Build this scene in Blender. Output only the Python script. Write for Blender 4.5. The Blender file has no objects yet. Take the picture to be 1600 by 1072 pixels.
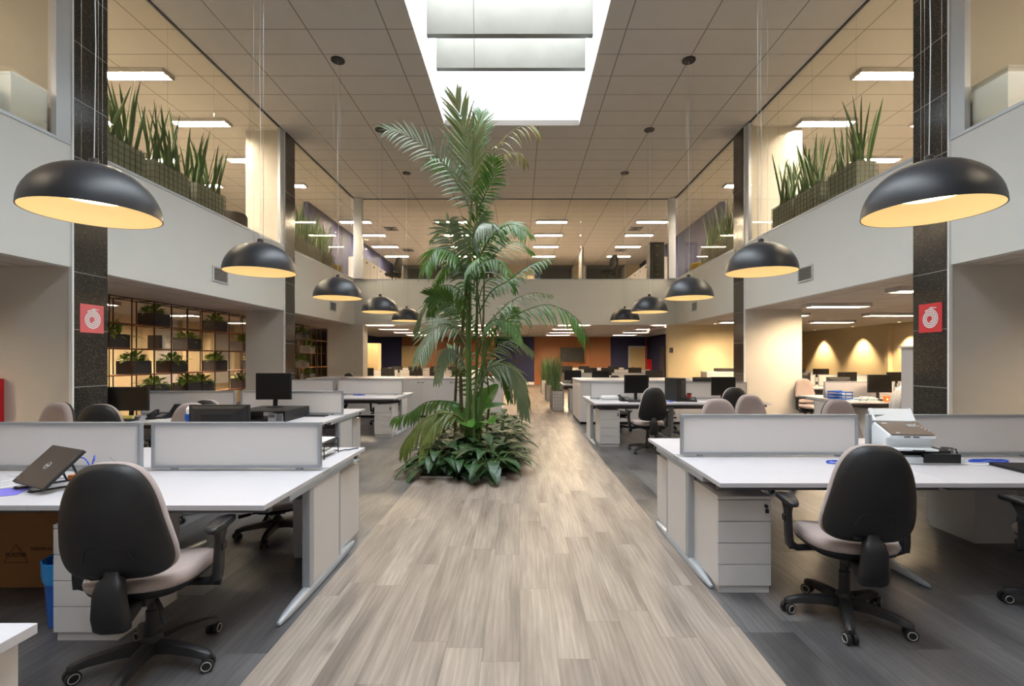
import bpy, math, random
from mathutils import Vector, Matrix
PI = math.pi
R = math.radians
SC = bpy.context.scene
COL = SC.collection
rnd = random.Random(7)

# ------------------------------------------------------------------ camera
F = 755.6                                   # focal length in photo pixels (17 mm on 36 mm, 1600 px wide)
cam = bpy.data.cameras.new('camera')
cam.lens = 17.0; cam.sensor_width = 36.0; cam.sensor_fit = 'HORIZONTAL'
cam.shift_x = -12/1600; cam.shift_y = 24/1600
cam.clip_start = 0.05; cam.clip_end = 200
camo = bpy.data.objects.new('camera', cam); COL.objects.link(camo)
camo.location = (0, 0, 1.5); camo.rotation_euler = (R(90), 0, 0)
SC.camera = camo

# ------------------------------------------------------------------ exposure, sky
SC.view_settings.view_transform = 'Standard'
SC.view_settings.look = 'None'
SC.view_settings.exposure = 0.0
SC.view_settings.gamma = 1.0
SC.view_settings.use_curve_mapping = False
SKY = 15.5
wd = bpy.data.worlds.new('overcast_sky'); SC.world = wd
wd.use_nodes = True
bgn = wd.node_tree.nodes['Background']
bgn.inputs[0].default_value = (0.86, 0.94, 1.0, 1); bgn.inputs[1].default_value = SKY

ZC = 6.653                                   # hall ceiling
ZS = 2.585                                   # soffit under the galleries
ZF = 4.03                                    # gallery floor / sill
SKX0, SKX1, SKY0, SKY1 = -1.66, 1.31, -4.9, 10.70
pl = bpy.data.lights.new('skylight_portal', 'AREA'); pl.shape = 'RECTANGLE'
pl.size = SKX1-SKX0; pl.size_y = SKY1-SKY0
pl.cycles.is_portal = True
plo = bpy.data.objects.new('skylight_portal', pl); COL.objects.link(plo)
plo.location = ((SKX0+SKX1)/2, (SKY0+SKY1)/2, 8.25)

# ------------------------------------------------------------------ materials
def lin(c):
    return tuple((x/12.92 if x <= .04045 else ((x+.055)/1.055)**2.4) for x in c)
def rgb(r, g, b): return lin((r/255, g/255, b/255))
MC = {}
class NT:
    def __init__(s, name):
        s.m = bpy.data.materials.new(name); s.m.use_nodes = True
        s.t = s.m.node_tree; s.n = s.t.nodes; s.l = s.t.links
        s.b = s.n['Principled BSDF']; s.out = s.n['Material Output']
    def add(s, typ, **kw):
        n = s.n.new(typ)
        for k, v in kw.items():
            if hasattr(n, k): setattr(n, k, v)
        return n
    def lk(s, a, b): s.l.new(a, b)
    def math(s, op, a, b=None, c=None):
        n = s.n.new('ShaderNodeMath'); n.operation = op
        for i, v in enumerate((a, b, c)):
            if v is None: continue
            if isinstance(v, (int, float)): n.inputs[i].default_value = v
            else: s.lk(v, n.inputs[i])
        return n.outputs[0]
    def pos(s):
        g = s.n.new('ShaderNodeNewGeometry'); x = s.n.new('ShaderNodeSeparateXYZ')
        s.lk(g.outputs['Position'], x.inputs[0]); return g.outputs['Position'], x
    def mix(s, fac, a, b, blend='MIX'):
        n = s.n.new('ShaderNodeMix'); n.data_type = 'RGBA'; n.blend_type = blend
        if isinstance(fac, (int, float)): n.inputs[0].default_value = fac
        else: s.lk(fac, n.inputs[0])
        for i, v in ((6, a), (7, b)):
            if isinstance(v, tuple): n.inputs[i].default_value = (v[0], v[1], v[2], 1)
            else: s.lk(v, n.inputs[i])
        return n.outputs[2]
    def noise(s, scale, vec=None, detail=3, sx=1, sy=1, sz=1, obj=True):
        n = s.n.new('ShaderNodeTexNoise'); n.inputs['Scale'].default_value = scale; n.inputs['Detail'].default_value = detail
        if vec is None:
            tc = s.n.new('ShaderNodeTexCoord'); vec = tc.outputs['Object']
        mp = s.n.new('ShaderNodeMapping'); mp.inputs['Scale'].default_value = (sx, sy, sz)
        s.lk(vec, mp.inputs[0]); s.lk(mp.outputs[0], n.inputs['Vector'])
        return n.outputs[0]
    def bump(s, h, strength=.1, dist=.01):
        n = s.n.new('ShaderNodeBump'); n.inputs['Strength'].default_value = strength; n.inputs['Distance'].default_value = dist
        s.lk(h, n.inputs['Height']); s.lk(n.outputs[0], s.b.inputs['Normal'])
def mat(name, col, rough=.5, metal=0, var=.06, scale=8, bump=0, bscale=200, spec=.5, emit=None, estr=0, coat=0, sheen=0, trans=0, alpha=1):
    if name in MC: return MC[name]
    s = NT(name)
    c2 = tuple(x*(1-var) for x in col)
    f = s.noise(scale)
    s.lk(s.mix(f, tuple(min(1, x*(1+var)) for x in col), c2), s.b.inputs['Base Color'])
    s.b.inputs['Roughness'].default_value = rough; s.b.inputs['Metallic'].default_value = metal
    s.b.inputs['Specular IOR Level'].default_value = spec
    if coat: s.b.inputs['Coat Weight'].default_value = coat; s.b.inputs['Coat Roughness'].default_value = .15
    if sheen: s.b.inputs['Sheen Weight'].default_value = sheen
    if emit: s.b.inputs['Emission Color'].default_value = (*emit, 1); s.b.inputs['Emission Strength'].default_value = estr
    if bump: s.bump(s.noise(bscale), bump, .003)
    MC[name] = s.m; return s.m

M = {}
M['plaster'] = mat('white_plaster', rgb(226, 226, 222), .75, var=.02, scale=1.5, bump=.05, bscale=90)
M['beige'] = mat('beige_plaster', rgb(212, 207, 200), .8, var=.02, scale=1.2, bump=.05, bscale=90)
M['warm_wall'] = mat('cream_plaster', rgb(214, 196, 160), .8, var=.03, scale=1.2)
M['blue_wall'] = mat('navy_plaster', rgb(28, 34, 74), .7, var=.08, scale=1)
M['trimw'] = mat('white_aluminium', rgb(205, 208, 212), .35, metal=.2, var=.02)
M['concrete'] = mat('stained_concrete', rgb(112, 109, 101), .85, var=.16, scale=2.2, bump=.2, bscale=40)
M['shaft'] = mat('shaft_white_paint', rgb(235, 238, 240), .7, var=.02)
M['desk'] = mat('white_laminate', rgb(192, 190, 196), .42, var=.02, scale=3)
M['cream_lam'] = mat('offwhite_laminate', rgb(206, 202, 202), .45, var=.02, scale=3)
M['steel'] = mat('grey_painted_steel', rgb(168, 172, 178), .35, metal=.35, var=.03)
M['steel_d'] = mat('dark_grey_steel', rgb(92, 92, 96), .45, metal=.3, var=.04)
M['chrome'] = mat('brushed_steel', rgb(190, 188, 184), .25, metal=.9, var=.05)
M['blackp'] = mat('black_plastic', rgb(24, 23, 26), .5, var=.12, scale=20, bump=.06, bscale=400)
M['blackm'] = mat('matt_black_metal', rgb(30, 29, 30), .5, var=.1)
M['shadeblk'] = mat('satin_black_enamel', rgb(36, 38, 44), .42, var=.05, scale=4)
M['screen'] = mat('black_screen', rgb(10, 10, 11), .3, var=.1)
M['fabric'] = mat('taupe_fabric', rgb(162, 147, 144), .85, var=.05, scale=30, bump=.25, bscale=500, sheen=.3)
M['fabricd'] = mat('black_fabric', rgb(34, 33, 36), .85, var=.08, scale=30, bump=.25, bscale=500)
M['ring'] = mat('grey_caster_ring', rgb(150, 148, 146), .4)
M['darkbox'] = mat('charcoal_metal_box', rgb(58, 57, 60), .55, var=.08, scale=5)
M['copper'] = mat('copper_wood', rgb(176, 112, 66), .5, var=.15, scale=12)
M['rod'] = mat('bronze_rod', rgb(66, 42, 34), .45, metal=.4)
M['sage'] = mat('sage_felt_lining', rgb(150, 160, 148), .8, var=.06, scale=6)
M['soil'] = mat('dark_soil', rgb(44, 34, 27), .95, var=.4, scale=30, bump=.5, bscale=60)
M['blue_pl'] = mat('blue_plastic', rgb(22, 92, 190), .35, var=.08)
M['blue_bag'] = mat('light_blue_bag', rgb(40, 140, 215), .3, var=.15, scale=14, bump=.5, bscale=30)
M['blue_wire'] = mat('blue_cable', rgb(35, 80, 205), .4)
M['card'] = mat('cardboard', rgb(150, 104, 62), .85, var=.1, scale=6)
M['orange'] = mat('orange_card', rgb(228, 128, 48), .7)
M['purple'] = mat('lilac_paper', rgb(118, 112, 205), .7)
M['paper'] = mat('white_paper', rgb(235, 235, 232), .75, var=.02)
M['yellow'] = mat('yellow_note', rgb(226, 220, 130), .7)
M['red'] = mat('red_enamel', rgb(196, 24, 30), .45)
M['signred'] = mat('red_sign', rgb(220, 60, 68), .5)
M['pinksign'] = mat('pale_red_sign', rgb(226, 108, 112), .5)  # paler red, used for the left hose sign
M['white'] = mat('bright_white', rgb(240, 240, 240), .5, var=.01)
M['lapt'] = mat('dark_grey_laptop_lid', rgb(62, 56, 54), .45, var=.08, scale=15)
M['scanw'] = mat('white_device_plastic', rgb(228, 232, 236), .35, var=.01)
M['scanb'] = mat('bronze_device_panel', rgb(126, 110, 100), .35, metal=.3)
M['copperm'] = mat('copper_metal', rgb(200, 128, 90), .3, metal=.8)
M['knit'] = mat('grey_white_knit', rgb(196, 194, 192), .9, var=.4, scale=60, bump=1, bscale=90)
M['yfab'] = mat('mustard_fabric', rgb(176, 150, 50), .8)
M['ltblue'] = mat('pale_blue_plastic', rgb(150, 184, 200), .5)
M['beltg'] = mat('green_stem', rgb(76, 100, 44), .55, var=.35, scale=9)
M['stemb'] = mat('brown_stem', rgb(96, 84, 52), .7, var=.35, scale=9)
M['tube'] = mat('warm_tube_light', (1, 1, 1), .5, emit=(1.0, .84, .66), estr=560)
M['tube_gal'] = mat('gallery_tube_light', (1, 1, 1), .5, emit=(1.0, .89, .75), estr=600)
M['tube_low'] = mat('amber_tube_light', (1, 1, 1), .5, emit=(1.0, .75, .48), estr=400)
M['lampglow'] = mat('warm_lamp_diffuser', (1, 1, 1), .5, emit=(1.0, .74, .40), estr=4.5)
M['lampin'] = mat('cream_lamp_lining', rgb(250, 236, 205), .6, var=.01)
M['spotglow'] = mat('warm_spot_lens', (1, 1, 1), .5, emit=(1.0, .72, .4), estr=6)
M['doorw'] = mat('cream_door', rgb(208, 184, 140), .6, var=.03)

def m_glass():
    s = NT('tinted_glass')
    s.n.remove(s.b)
    tr = s.add('ShaderNodeBsdfTransparent'); tr.inputs[0].default_value = (.93, .905, .83, 1)
    gl = s.add('ShaderNodeBsdfGlossy'); gl.inputs['Roughness'].default_value = 0; gl.inputs[0].default_value = (.9, .92, .9, 1)
    ge = s.add('ShaderNodeNewGeometry'); dt = s.add('ShaderNodeVectorMath', operation='DOT_PRODUCT')
    s.lk(ge.outputs['Incoming'], dt.inputs[0]); s.lk(ge.outputs['Normal'], dt.inputs[1])
    fz = s.math('MULTIPLY_ADD', s.math('POWER', s.math('SUBTRACT', 1.0, s.math('ABSOLUTE', dt.outputs['Value'])), 5.0), .9, .03)
    n = s.noise(.7)
    f = s.math('MULTIPLY', fz, s.math('MULTIPLY_ADD', n, .2, .8))
    mx = s.add('ShaderNodeMixShader'); s.lk(f, mx.inputs[0]); s.lk(tr.outputs[0], mx.inputs[1]); s.lk(gl.outputs[0], mx.inputs[2])
    s.lk(mx.outputs[0], s.out.inputs[0]); return s.m
M['glass'] = m_glass()
def m_frost():
    s = NT('frosted_acrylic')
    s.lk(s.mix(s.noise(2.5), rgb(240, 236, 235), rgb(230, 227, 228)), s.b.inputs['Base Color'])
    s.b.inputs['Roughness'].default_value = .45
    tl = s.add('ShaderNodeBsdfTranslucent'); tl.inputs[0].default_value = (.88, .87, .87, 1)
    mx = s.add('ShaderNodeMixShader'); mx.inputs[0].default_value = .3
    s.lk(s.b.outputs[0], mx.inputs[1]); s.lk(tl.outputs[0], mx.inputs[2]); s.lk(mx.outputs[0], s.out.inputs[0]); return s.m
M['frost'] = m_frost()
def m_leaf(name, c1, c2, rough=.38, scale=3, tr=.25):
    s = NT(name)
    c = s.mix(s.noise(scale), c1, c2)
    s.lk(c, s.b.inputs['Base Color']); s.b.inputs['Roughness'].default_value = rough
    tl = s.add('ShaderNodeBsdfTranslucent'); s.lk(c, tl.inputs[0])
    mx = s.add('ShaderNodeMixShader'); mx.inputs[0].default_value = tr
    s.lk(s.b.outputs[0], mx.inputs[1]); s.lk(tl.outputs[0], mx.inputs[2]); s.lk(mx.outputs[0], s.out.inputs[0]); return s.m
M['palm'] = m_leaf('palm_leaf', rgb(38, 78, 24), rgb(90, 126, 44))
M['palm_g'] = m_leaf('silvery_palm_leaf', rgb(72, 92, 60), rgb(126, 136, 104), rough=.3)
M['palm_b'] = m_leaf('dry_palm_leaf', rgb(150, 118, 70), rgb(112, 128, 70), scale=6)
M['palm_t'] = m_leaf('brown_tipped_palm_leaf', rgb(70, 112, 52), rgb(132, 112, 70), scale=4)
M['palm_y'] = m_leaf('yellowed_palm_leaf', rgb(120, 124, 50), rgb(74, 98, 40), scale=5)
M['lily'] = m_leaf('dark_glossy_leaf', rgb(20, 48, 24), rgb(46, 82, 38), rough=.42, tr=.1)
M['broad'] = m_leaf('bright_green_leaf', rgb(58, 112, 38), rgb(92, 146, 60), rough=.3)
M['snake'] = m_leaf('snake_plant_leaf', rgb(50, 84, 46), rgb(92, 124, 72), scale=12, tr=.1)
M['shrub'] = m_leaf('shelf_plant_leaf', rgb(62, 104, 34), rgb(140, 172, 66), scale=10, tr=.3)

def m_ceiling():
    s = NT('ceiling_tiles'); P, x = s.pos()
    def line(c, per, ph, w):
        a = s.math('ADD', c, -ph + per*100)
        fr = s.math('FRACT', s.math('DIVIDE', a, per))
        d = s.math('ABSOLUTE', s.math('SUBTRACT', fr, .5))
        return s.math('GREATER_THAN', d, .5 - w/per/2)
    l = s.math('MAXIMUM', line(x.outputs[0], 1.25, .42, .022), line(x.outputs[1], .625, .07, .018))
    n = s.noise(3, vec=P)
    c = s.mix(n, rgb(214, 208, 202), rgb(206, 199, 193))
    c = s.mix(s.math('MULTIPLY', l, .75), c, rgb(120, 108, 98))
    s.lk(c, s.b.inputs['Base Color']); s.b.inputs['Roughness'].default_value = .9
    s.bump(s.noise(160, vec=P), .1, .003); return s.m
M['ceil'] = m_ceiling()
def m_planks(name, cA, cB, cC, pw, pl_, rough, streak, seamdark, seam_w=.002, knots=False):
    s = NT(name); P, x = s.pos()
    px = s.math('DIVIDE', x.outputs[0], pw); row = s.math('FLOOR', px)
    wn = s.add('ShaderNodeTexWhiteNoise', noise_dimensions='1D'); s.lk(row, wn.inputs['W'])
    py = s.math('ADD', s.math('DIVIDE', x.outputs[1], pl_), wn.outputs['Value'])
    cell = s.math('FLOOR', py)
    cb = s.add('ShaderNodeCombineXYZ'); s.lk(row, cb.inputs[0]); s.lk(cell, cb.inputs[1])
    w2 = s.add('ShaderNodeTexWhiteNoise', noise_dimensions='2D'); s.lk(cb.outputs[0], w2.inputs['Vector'])
    rv = w2.outputs['Value']
    off = s.add('ShaderNodeVectorMath', operation='ADD'); s.lk(P, off.inputs[0]); s.lk(w2.outputs['Color'], off.inputs[1])
    big = s.noise(1.0, vec=off.outputs[0], detail=6, sx=7*streak, sy=.9, sz=1)
    fine = s.noise(1.0, vec=off.outputs[0], detail=5, sx=90*streak, sy=3.0, sz=1)
    rg = s.add('ShaderNodeTexWave', wave_type='BANDS'); rg.bands_direction = 'X'
    rg.inputs['Scale'].default_value = 9; rg.inputs['Distortion'].default_value = 9; rg.inputs['Detail'].default_value = 3; rg.inputs['Detail Scale'].default_value = .8
    mp = s.add('ShaderNodeMapping'); mp.inputs['Scale'].default_value = (1, .16, 1); s.lk(off.outputs[0], mp.inputs[0]); s.lk(mp.outputs[0], rg.inputs[0])
    c = s.mix(rv, cA, cB)
    rp = s.add('ShaderNodeMapRange'); rp.inputs[1].default_value = .38; rp.inputs[2].default_value = .68; s.lk(big, rp.inputs[0])
    c = s.mix(s.math('MULTIPLY', rp.outputs[0], .75), c, cC)
    rf = s.add('ShaderNodeMapRange'); rf.inputs[1].default_value = .3; rf.inputs[2].default_value = .75; s.lk(fine, rf.inputs[0])
    c = s.mix(s.math('MULTIPLY', rf.outputs[0], .34), c, tuple(v*.45 for v in cC))
    c = s.mix(s.math('MULTIPLY', rg.outputs[1], .17), c, tuple(v*.5 for v in cC))
    if knots:
        kv = s.add('ShaderNodeTexVoronoi'); kv.inputs['Scale'].default_value = 2.6
        km = s.add('ShaderNodeMapping'); km.inputs['Scale'].default_value = (1.6, .55, 1); s.lk(off.outputs[0], km.inputs[0]); s.lk(km.outputs[0], kv.inputs['Vector'])
        kr = s.add('ShaderNodeMapRange'); kr.inputs[1].default_value = .02; kr.inputs[2].default_value = .13; kr.inputs[3].default_value = 1; kr.inputs[4].default_value = 0
        s.lk(kv.outputs['Distance'], kr.inputs[0])
        c = s.mix(s.math('MULTIPLY', kr.outputs[0], .45), c, tuple(v*.5 for v in cC))
    def seam(v, per, w):
        d = s.math('ABSOLUTE', s.math('SUBTRACT', s.math('FRACT', v), .5)); return s.math('GREATER_THAN', d, .5 - w/per)
    sm = s.math('MAXIMUM', seam(px, pw, seam_w), seam(py, pl_, seam_w))
    c = s.mix(s.math('MULTIPLY', sm, seamdark), c, tuple(v*.35 for v in cC))
    s.lk(c, s.b.inputs['Base Color'])
    s.lk(s.math('MULTIPLY_ADD', fine, .15, rough-.07), s.b.inputs['Roughness'])
    s.bump(fine, .08, .002); return s.m
M['wood'] = m_planks('light_oak_planks', rgb(172, 159, 147), rgb(156, 143, 132), rgb(98, 87, 80), .19, 1.3, .42, 1, .45, .0014, True)
M['greyfloor'] = m_planks('grey_slate_planks', rgb(124, 121, 121), rgb(100, 98, 99), rgb(44, 42, 44), .5, 1.25, .34, .4, .4)
def m_granite():
    s = NT('black_granite'); P, x = s.pos()
    v = s.add('ShaderNodeTexVoronoi'); v.inputs['Scale'].default_value = 75; s.lk(P, v.inputs['Vector'])
    sp = s.math('LESS_THAN', v.outputs['Distance'], .22)
    n = s.noise(60, vec=P, detail=4)
    c = s.mix(n, rgb(30, 29, 28), rgb(72, 68, 62))
    wn = s.add('ShaderNodeTexWhiteNoise', noise_dimensions='3D'); s.lk(v.outputs['Position'], wn.inputs['Vector'])
    pick = s.math('GREATER_THAN', wn.outputs['Value'], .6)
    c = s.mix(s.math('MULTIPLY', sp, pick), c, rgb(150, 138, 120))
    z = s.math('FRACT', s.math('DIVIDE', s.math('ADD', x.outputs[2], -1.84+6.9), .69))
    ln = s.math('LESS_THAN', z, .012)
    c = s.mix(ln, c, rgb(150, 148, 146))
    s.lk(c, s.b.inputs['Base Color']); s.b.inputs['Roughness'].default_value = .16; return s.m
M['granite'] = m_granite()
def m_veneer():
    s = NT('orange_wood_veneer'); P, x = s.pos()
    n = s.noise(1, vec=P, detail=4, sx=14, sy=14, sz=.6)
    c = s.mix(n, rgb(172, 108, 54), rgb(138, 82, 38))
    z = s.math('LESS_THAN', s.math('FRACT', s.math('DIVIDE', s.math('ADD', x.outputs[0], 50), 1.2)), .012)
    c = s.mix(z, c, rgb(80, 44, 22)); s.lk(c, s.b.inputs['Base Color']); s.b.inputs['Roughness'].default_value = .45; return s.m
M['veneer'] = m_veneer()

# ------------------------------------------------------------------ mesh builder
class MB:
    def __init__(s): s.v = []; s.f = []; s.mi = []; s.cur = 0
    def _f(s, idx): s.f.append(tuple(idx)); s.mi.append(s.cur)
    def box(s, x0, x1, y0, y1, z0, z1):
        b = len(s.v)
        s.v += [(x0,y0,z0),(x1,y0,z0),(x1,y1,z0),(x0,y1,z0),(x0,y0,z1),(x1,y0,z1),(x1,y1,z1),(x0,y1,z1)]
        for q in ((0,3,2,1),(4,5,6,7),(0,1,5,4),(1,2,6,5),(2,3,7,6),(3,0,4,7)): s._f([b+i for i in q])
        return s
    def obox(s, c, ax, ay, az):                  # oriented box: centre and half-axis vectors
        c = Vector(c); ax = Vector(ax); ay = Vector(ay); az = Vector(az); b = len(s.v)
        for sz in (-1, 1):
            for sx, sy in ((-1,-1),(1,-1),(1,1),(-1,1)): s.v.append(tuple(c+ax*sx+ay*sy+az*sz))
        for q in ((0,3,2,1),(4,5,6,7),(0,1,5,4),(1,2,6,5),(2,3,7,6),(3,0,4,7)): s._f([b+i for i in q])
        return s
    def rings(s, rs, cap0=True, cap1=True, closed=True):
        b = len(s.v); n = len(rs[0])
        for r in rs: s.v += [tuple(p) for p in r]
        m = n if closed else n-1
        for i in range(len(rs)-1):
            for j in range(m):
                k = (j+1) % n
                s._f((b+i*n+j, b+i*n+k, b+(i+1)*n+k, b+(i+1)*n+j))
        if cap0: s._f([b+j for j in range(n)][::-1])
        if cap1: s._f([b+(len(rs)-1)*n+j for j in range(n)])
        return s
    def lathe(s, prof, c=(0,0,0), n=32, cap0=True, cap1=True):
        rs = [[(c[0]+r*math.cos(2*PI*j/n), c[1]+r*math.sin(2*PI*j/n), c[2]+z) for j in range(n)] for r, z in prof]
        return s.rings(rs, cap0, cap1)
    def tube(s, pts, r, n=6, caps=True):
        pts = [Vector(p) for p in pts]; rs = []
        rr = r if isinstance(r, (list, tuple)) else [r]*len(pts)
        up = Vector((0,0,1)); prev = None
        for i, p in enumerate(pts):
            t = (pts[min(i+1, len(pts)-1)] - pts[max(i-1, 0)])
            if t.length < 1e-9: t = Vector((0,0,1))
            t.normalize()
            if prev is None:
                a = t.cross(up)
                if a.length < 1e-3: a = t.cross(Vector((1,0,0)))
                a.normalize()
            else:
                a = prev - t*prev.dot(t)
                if a.length < 1e-6: a = t.cross(up)
                a.normalize()
            prev = a; b2 = t.cross(a)
            rs.append([tuple(p + (a*math.cos(2*PI*j/n) + b2*math.sin(2*PI*j/n))*rr[i]) for j in range(n)])
        return s.rings(rs, caps, caps)
    def cyl(s, p0, p1, r, n=16): return s.tube([p0, p1], r, n)
    def strip(s, a, b):                           # two polylines -> quads
        k = len(s.v); n = len(a); s.v += [tuple(p) for p in a] + [tuple(p) for p in b]
        for i in range(n-1): s._f((k+i, k+i+1, k+n+i+1, k+n+i))
        return s
    def build(s, name, m, parent=None, smooth=False, bevel=0, seg=2, loc=None, angle=40):
        me = bpy.data.meshes.new(name); me.from_pydata(s.v, [], s.f); me.update()
        ms = m if isinstance(m, (list, tuple)) else [m]
        for q in ms: me.materials.append(q)
        if len(ms) > 1:
            for p, i in zip(me.polygons, s.mi): p.material_index = i
        if smooth:
            for p in me.polygons: p.use_smooth = True
        o = bpy.data.objects.new(name, me); COL.objects.link(o)
        if bevel:
            bm = o.modifiers.new('bevel', 'BEVEL'); bm.width = bevel; bm.segments = seg; bm.limit_method = 'ANGLE'; bm.angle_limit = R(40)
        if smooth == 'auto' or (smooth and angle):
            try: me.set_sharp_from_angle(angle=R(angle))
            except Exception: pass
        if parent: o.parent = parent
        if loc: o.location = loc
        return o
def tag(o, label, cat, group=None, kind=None):
    o['label'] = label; o['category'] = cat
    if group: o['group'] = group
    elif 'group' in o: del o['group']
    if kind: o['kind'] = kind
    return o
def T(name, label=None, cat=None, loc=(0,0,0), rz=0, group=None):
    o = bpy.data.objects.new(name, None); COL.objects.link(o); o.empty_display_size = .05
    o.location = loc; o.rotation_euler = (0, 0, rz)
    if label: tag(o, label, cat, group)
    return o
def struct(name, mb, m, **k):
    o = mb.build(name, m, **k); o['kind'] = 'structure'; return o
def copy_tree(o, parent=None):
    c = o.copy(); COL.objects.link(c)
    if parent: c.parent = parent
    for ch in KIDS.get(o.name, ()): copy_tree(ch, c)
    return c
KIDS = {}
PROTO = {}
def inst(key, builder, label, cat, loc, rz=0, group=None):
    """first call builds the thing, later calls copy the thing and all its parts"""
    if key not in PROTO:
        r = builder(); PROTO[key] = r
        for o in list(bpy.data.objects):
            if o.parent: KIDS.setdefault(o.parent.name, [])
        for k in list(KIDS): KIDS[k] = [o for o in bpy.data.objects if o.parent and o.parent.name == k]
    else:
        r = copy_tree(PROTO[key])
    r.location = loc; r.rotation_euler = (0, 0, rz); tag(r, label, cat, group)
    return r
def W(px, py, d): return Vector(((px-812)/F*d, d, 1.5+(560-py)/F*d))

# ================================================================== SETTING
XL, XR = -5.33, 5.0
# floor
struct('floor', MB().box(-10, 12, -6, 28.5, -.12, 0), M['greyfloor'])
struct('floor_wood_aisle', MB().box(-1.28, 1.22, -6, 27.5, -.05, .003), M['wood'])
# main ceiling with the skylight opening
c = MB()
c.box(-12, SKX0, -6, 28.5, ZC, ZC+.12); c.box(SKX1, 12.5, -6, 28.5, ZC, ZC+.12)
c.box(SKX0, SKX1, SKY1, 28.5, ZC, ZC+.12); c.box(SKX0, SKX1, -6, SKY0, ZC, ZC+.12)
struct('ceiling', c, M['ceil'])
# skylight shaft and beams
s_ = MB(); t = .1
s_.box(SKX0-t, SKX0, SKY0-t, SKY1+t, ZC+.12, 8.3); s_.box(SKX1, SKX1+t, SKY0-t, SKY1+t, ZC+.12, 8.3)
s_.box(SKX0, SKX1, SKY1, SKY1+t, ZC+.12, 8.3); s_.box(SKX0, SKX1, SKY0-t, SKY0, ZC+.12, 8.3)
struct('wall_skylight_shaft', s_, M['shaft'])
k = 0; y = 9.70
while y > -4.6:
    o = MB().box(SKX0, SKX1, y-.06, y+.06, 7.29, 8.02).build('skylight_beam', M['concrete'], bevel=.004)
    o['kind'] = 'structure'; y -= 1.01; k += 1
# roof over the shaft rim (keeps the sky out of the ceiling void)
# soffits and slabs of the galleries
struct('ceiling_lower_left', MB().box(-9.8, XL-.12, -6, 15.6, ZS, ZS+.1), M['ceil'])
struct('ceiling_lower_right', MB().box(XR+.12, 12, -6, 20.2, ZS, ZS+.1), M['ceil'])
struct('ceiling_lower_back', MB().box(-10, 7.5, 15.74, 28.5, 2.72, 2.82), M['ceil'])
struct('floor_upper_left', MB().box(-12, XL-.12, -6, 28.5, ZF-.2, ZF-.02), M['beige'])
struct('floor_upper_right', MB().box(XR+.12, 12.5, -6, 28.5, ZF-.2, ZF-.02), M['beige'])
struct('floor_upper_back', MB().box(XL-.12, XR+.12, 15.78, 28.5, ZF-.2, ZF-.02), M['beige'])
YB = 15.6
struct('wall_left', MB().box(XL-.12, XL, -6, YB, ZS, ZF), M['plaster'])
struct('wall_right', MB().box(XR, XR+.12, -6, YB, ZS, ZF), M['plaster'])
struct('wall_back', MB().box(XL-.12, XR+.12, YB, YB+.14, ZS, ZF), M['plaster'])
struct('wall_soffit_closure_left', MB().box(-10, XL-.12, YB, YB+.14, ZS, 2.82), M['plaster'])  # closure box added to stop sky light leaking through the ceiling gap
struct('wall_soffit_closure_right', MB().box(XR+.12, 7.5, YB, YB+.14, ZS+.1, 2.82), M['plaster'])  # same added light stop on the right side
# sill strips
n = 0
def trim(mb, m=M['trimw'], **k_):
    global n; n += 1
    return struct('trim_%d' % n, mb, m, **k_)
trim(MB().box(XL-.08, XL+.012, -6, YB, ZF-.005, ZF+.03)); trim(MB().box(XR-.012, XR+.08, -6, YB, ZF-.005, ZF+.03))
trim(MB().box(XL, XR, YB-.012, YB+.08, ZF-.005, ZF+.03))
trim(MB().box(XL-.03, XL+.01, -6, YB, ZC-.02, ZC-.001), M['blackm']); trim(MB().box(XR-.01, XR+.03, -6, YB, ZC-.02, ZC-.001), M['blackm'])
trim(MB().box(XL, XR, YB, YB+.03, ZC-.025, ZC-.001), M['steel_d'])
# piers with granite faces (bottom to top)
PL = [(5.75, 6.23), (10.94, 11.42)]; PR = [(5.62, 6.12), (10.74, 11.26)]
for i, (a, b) in enumerate(PL):
    struct('wall_pier_left', MB().box(-6.45 if i == 0 else -6.2, XL-.001, a, b, 0, ZC), M['beige'])
    struct('wall_pier_left_granite', MB().box(XL-.001, XL+.02, a+.012, b, 0, ZC), M['granite'])
    trim(MB().box(XL-.02, XL+.022, a-.014, a+.01, 0, ZC), M['white'])
for i, (a, b) in enumerate(PR):
    struct('wall_pier_right', MB().box(XR+.001, 6.27 if i else 6.35, a, b, 0, ZC), M['beige'])
    struct('wall_pier_right_granite', MB().box(XR-.02, XR+.001, a+.012, b, 0, ZC), M['granite'])
    trim(MB().box(XR-.022, XR+.02, a-.014, a+.01, 0, ZC), M['white'])
# corner piers at the back
struct('wall_pier_back_left', MB().box(-6.2, -5.05, YB-.02, YB+.45, 0, ZS), M['beige'])
struct('wall_pier_back_right', MB().box(4.78, 7.3, YB-.02, YB+.2, 0, ZS), M['warm_wall'])
trim(MB().box(XL, -5.06, YB-.1, YB+.04, ZF+.03, ZC-.02)); trim(MB().box(4.78, XR, YB-.1, YB+.04, ZF+.03, ZC-.02))
for (a, b) in PL: trim(MB().box(XL-.05, XL+.012, a-.2, a-.02, ZF+.03, ZC-.02))
for (a, b) in PR: trim(MB().box(XR-.012, XR+.05, a-.2, a-.02, ZF+.03, ZC-.02))
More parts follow.
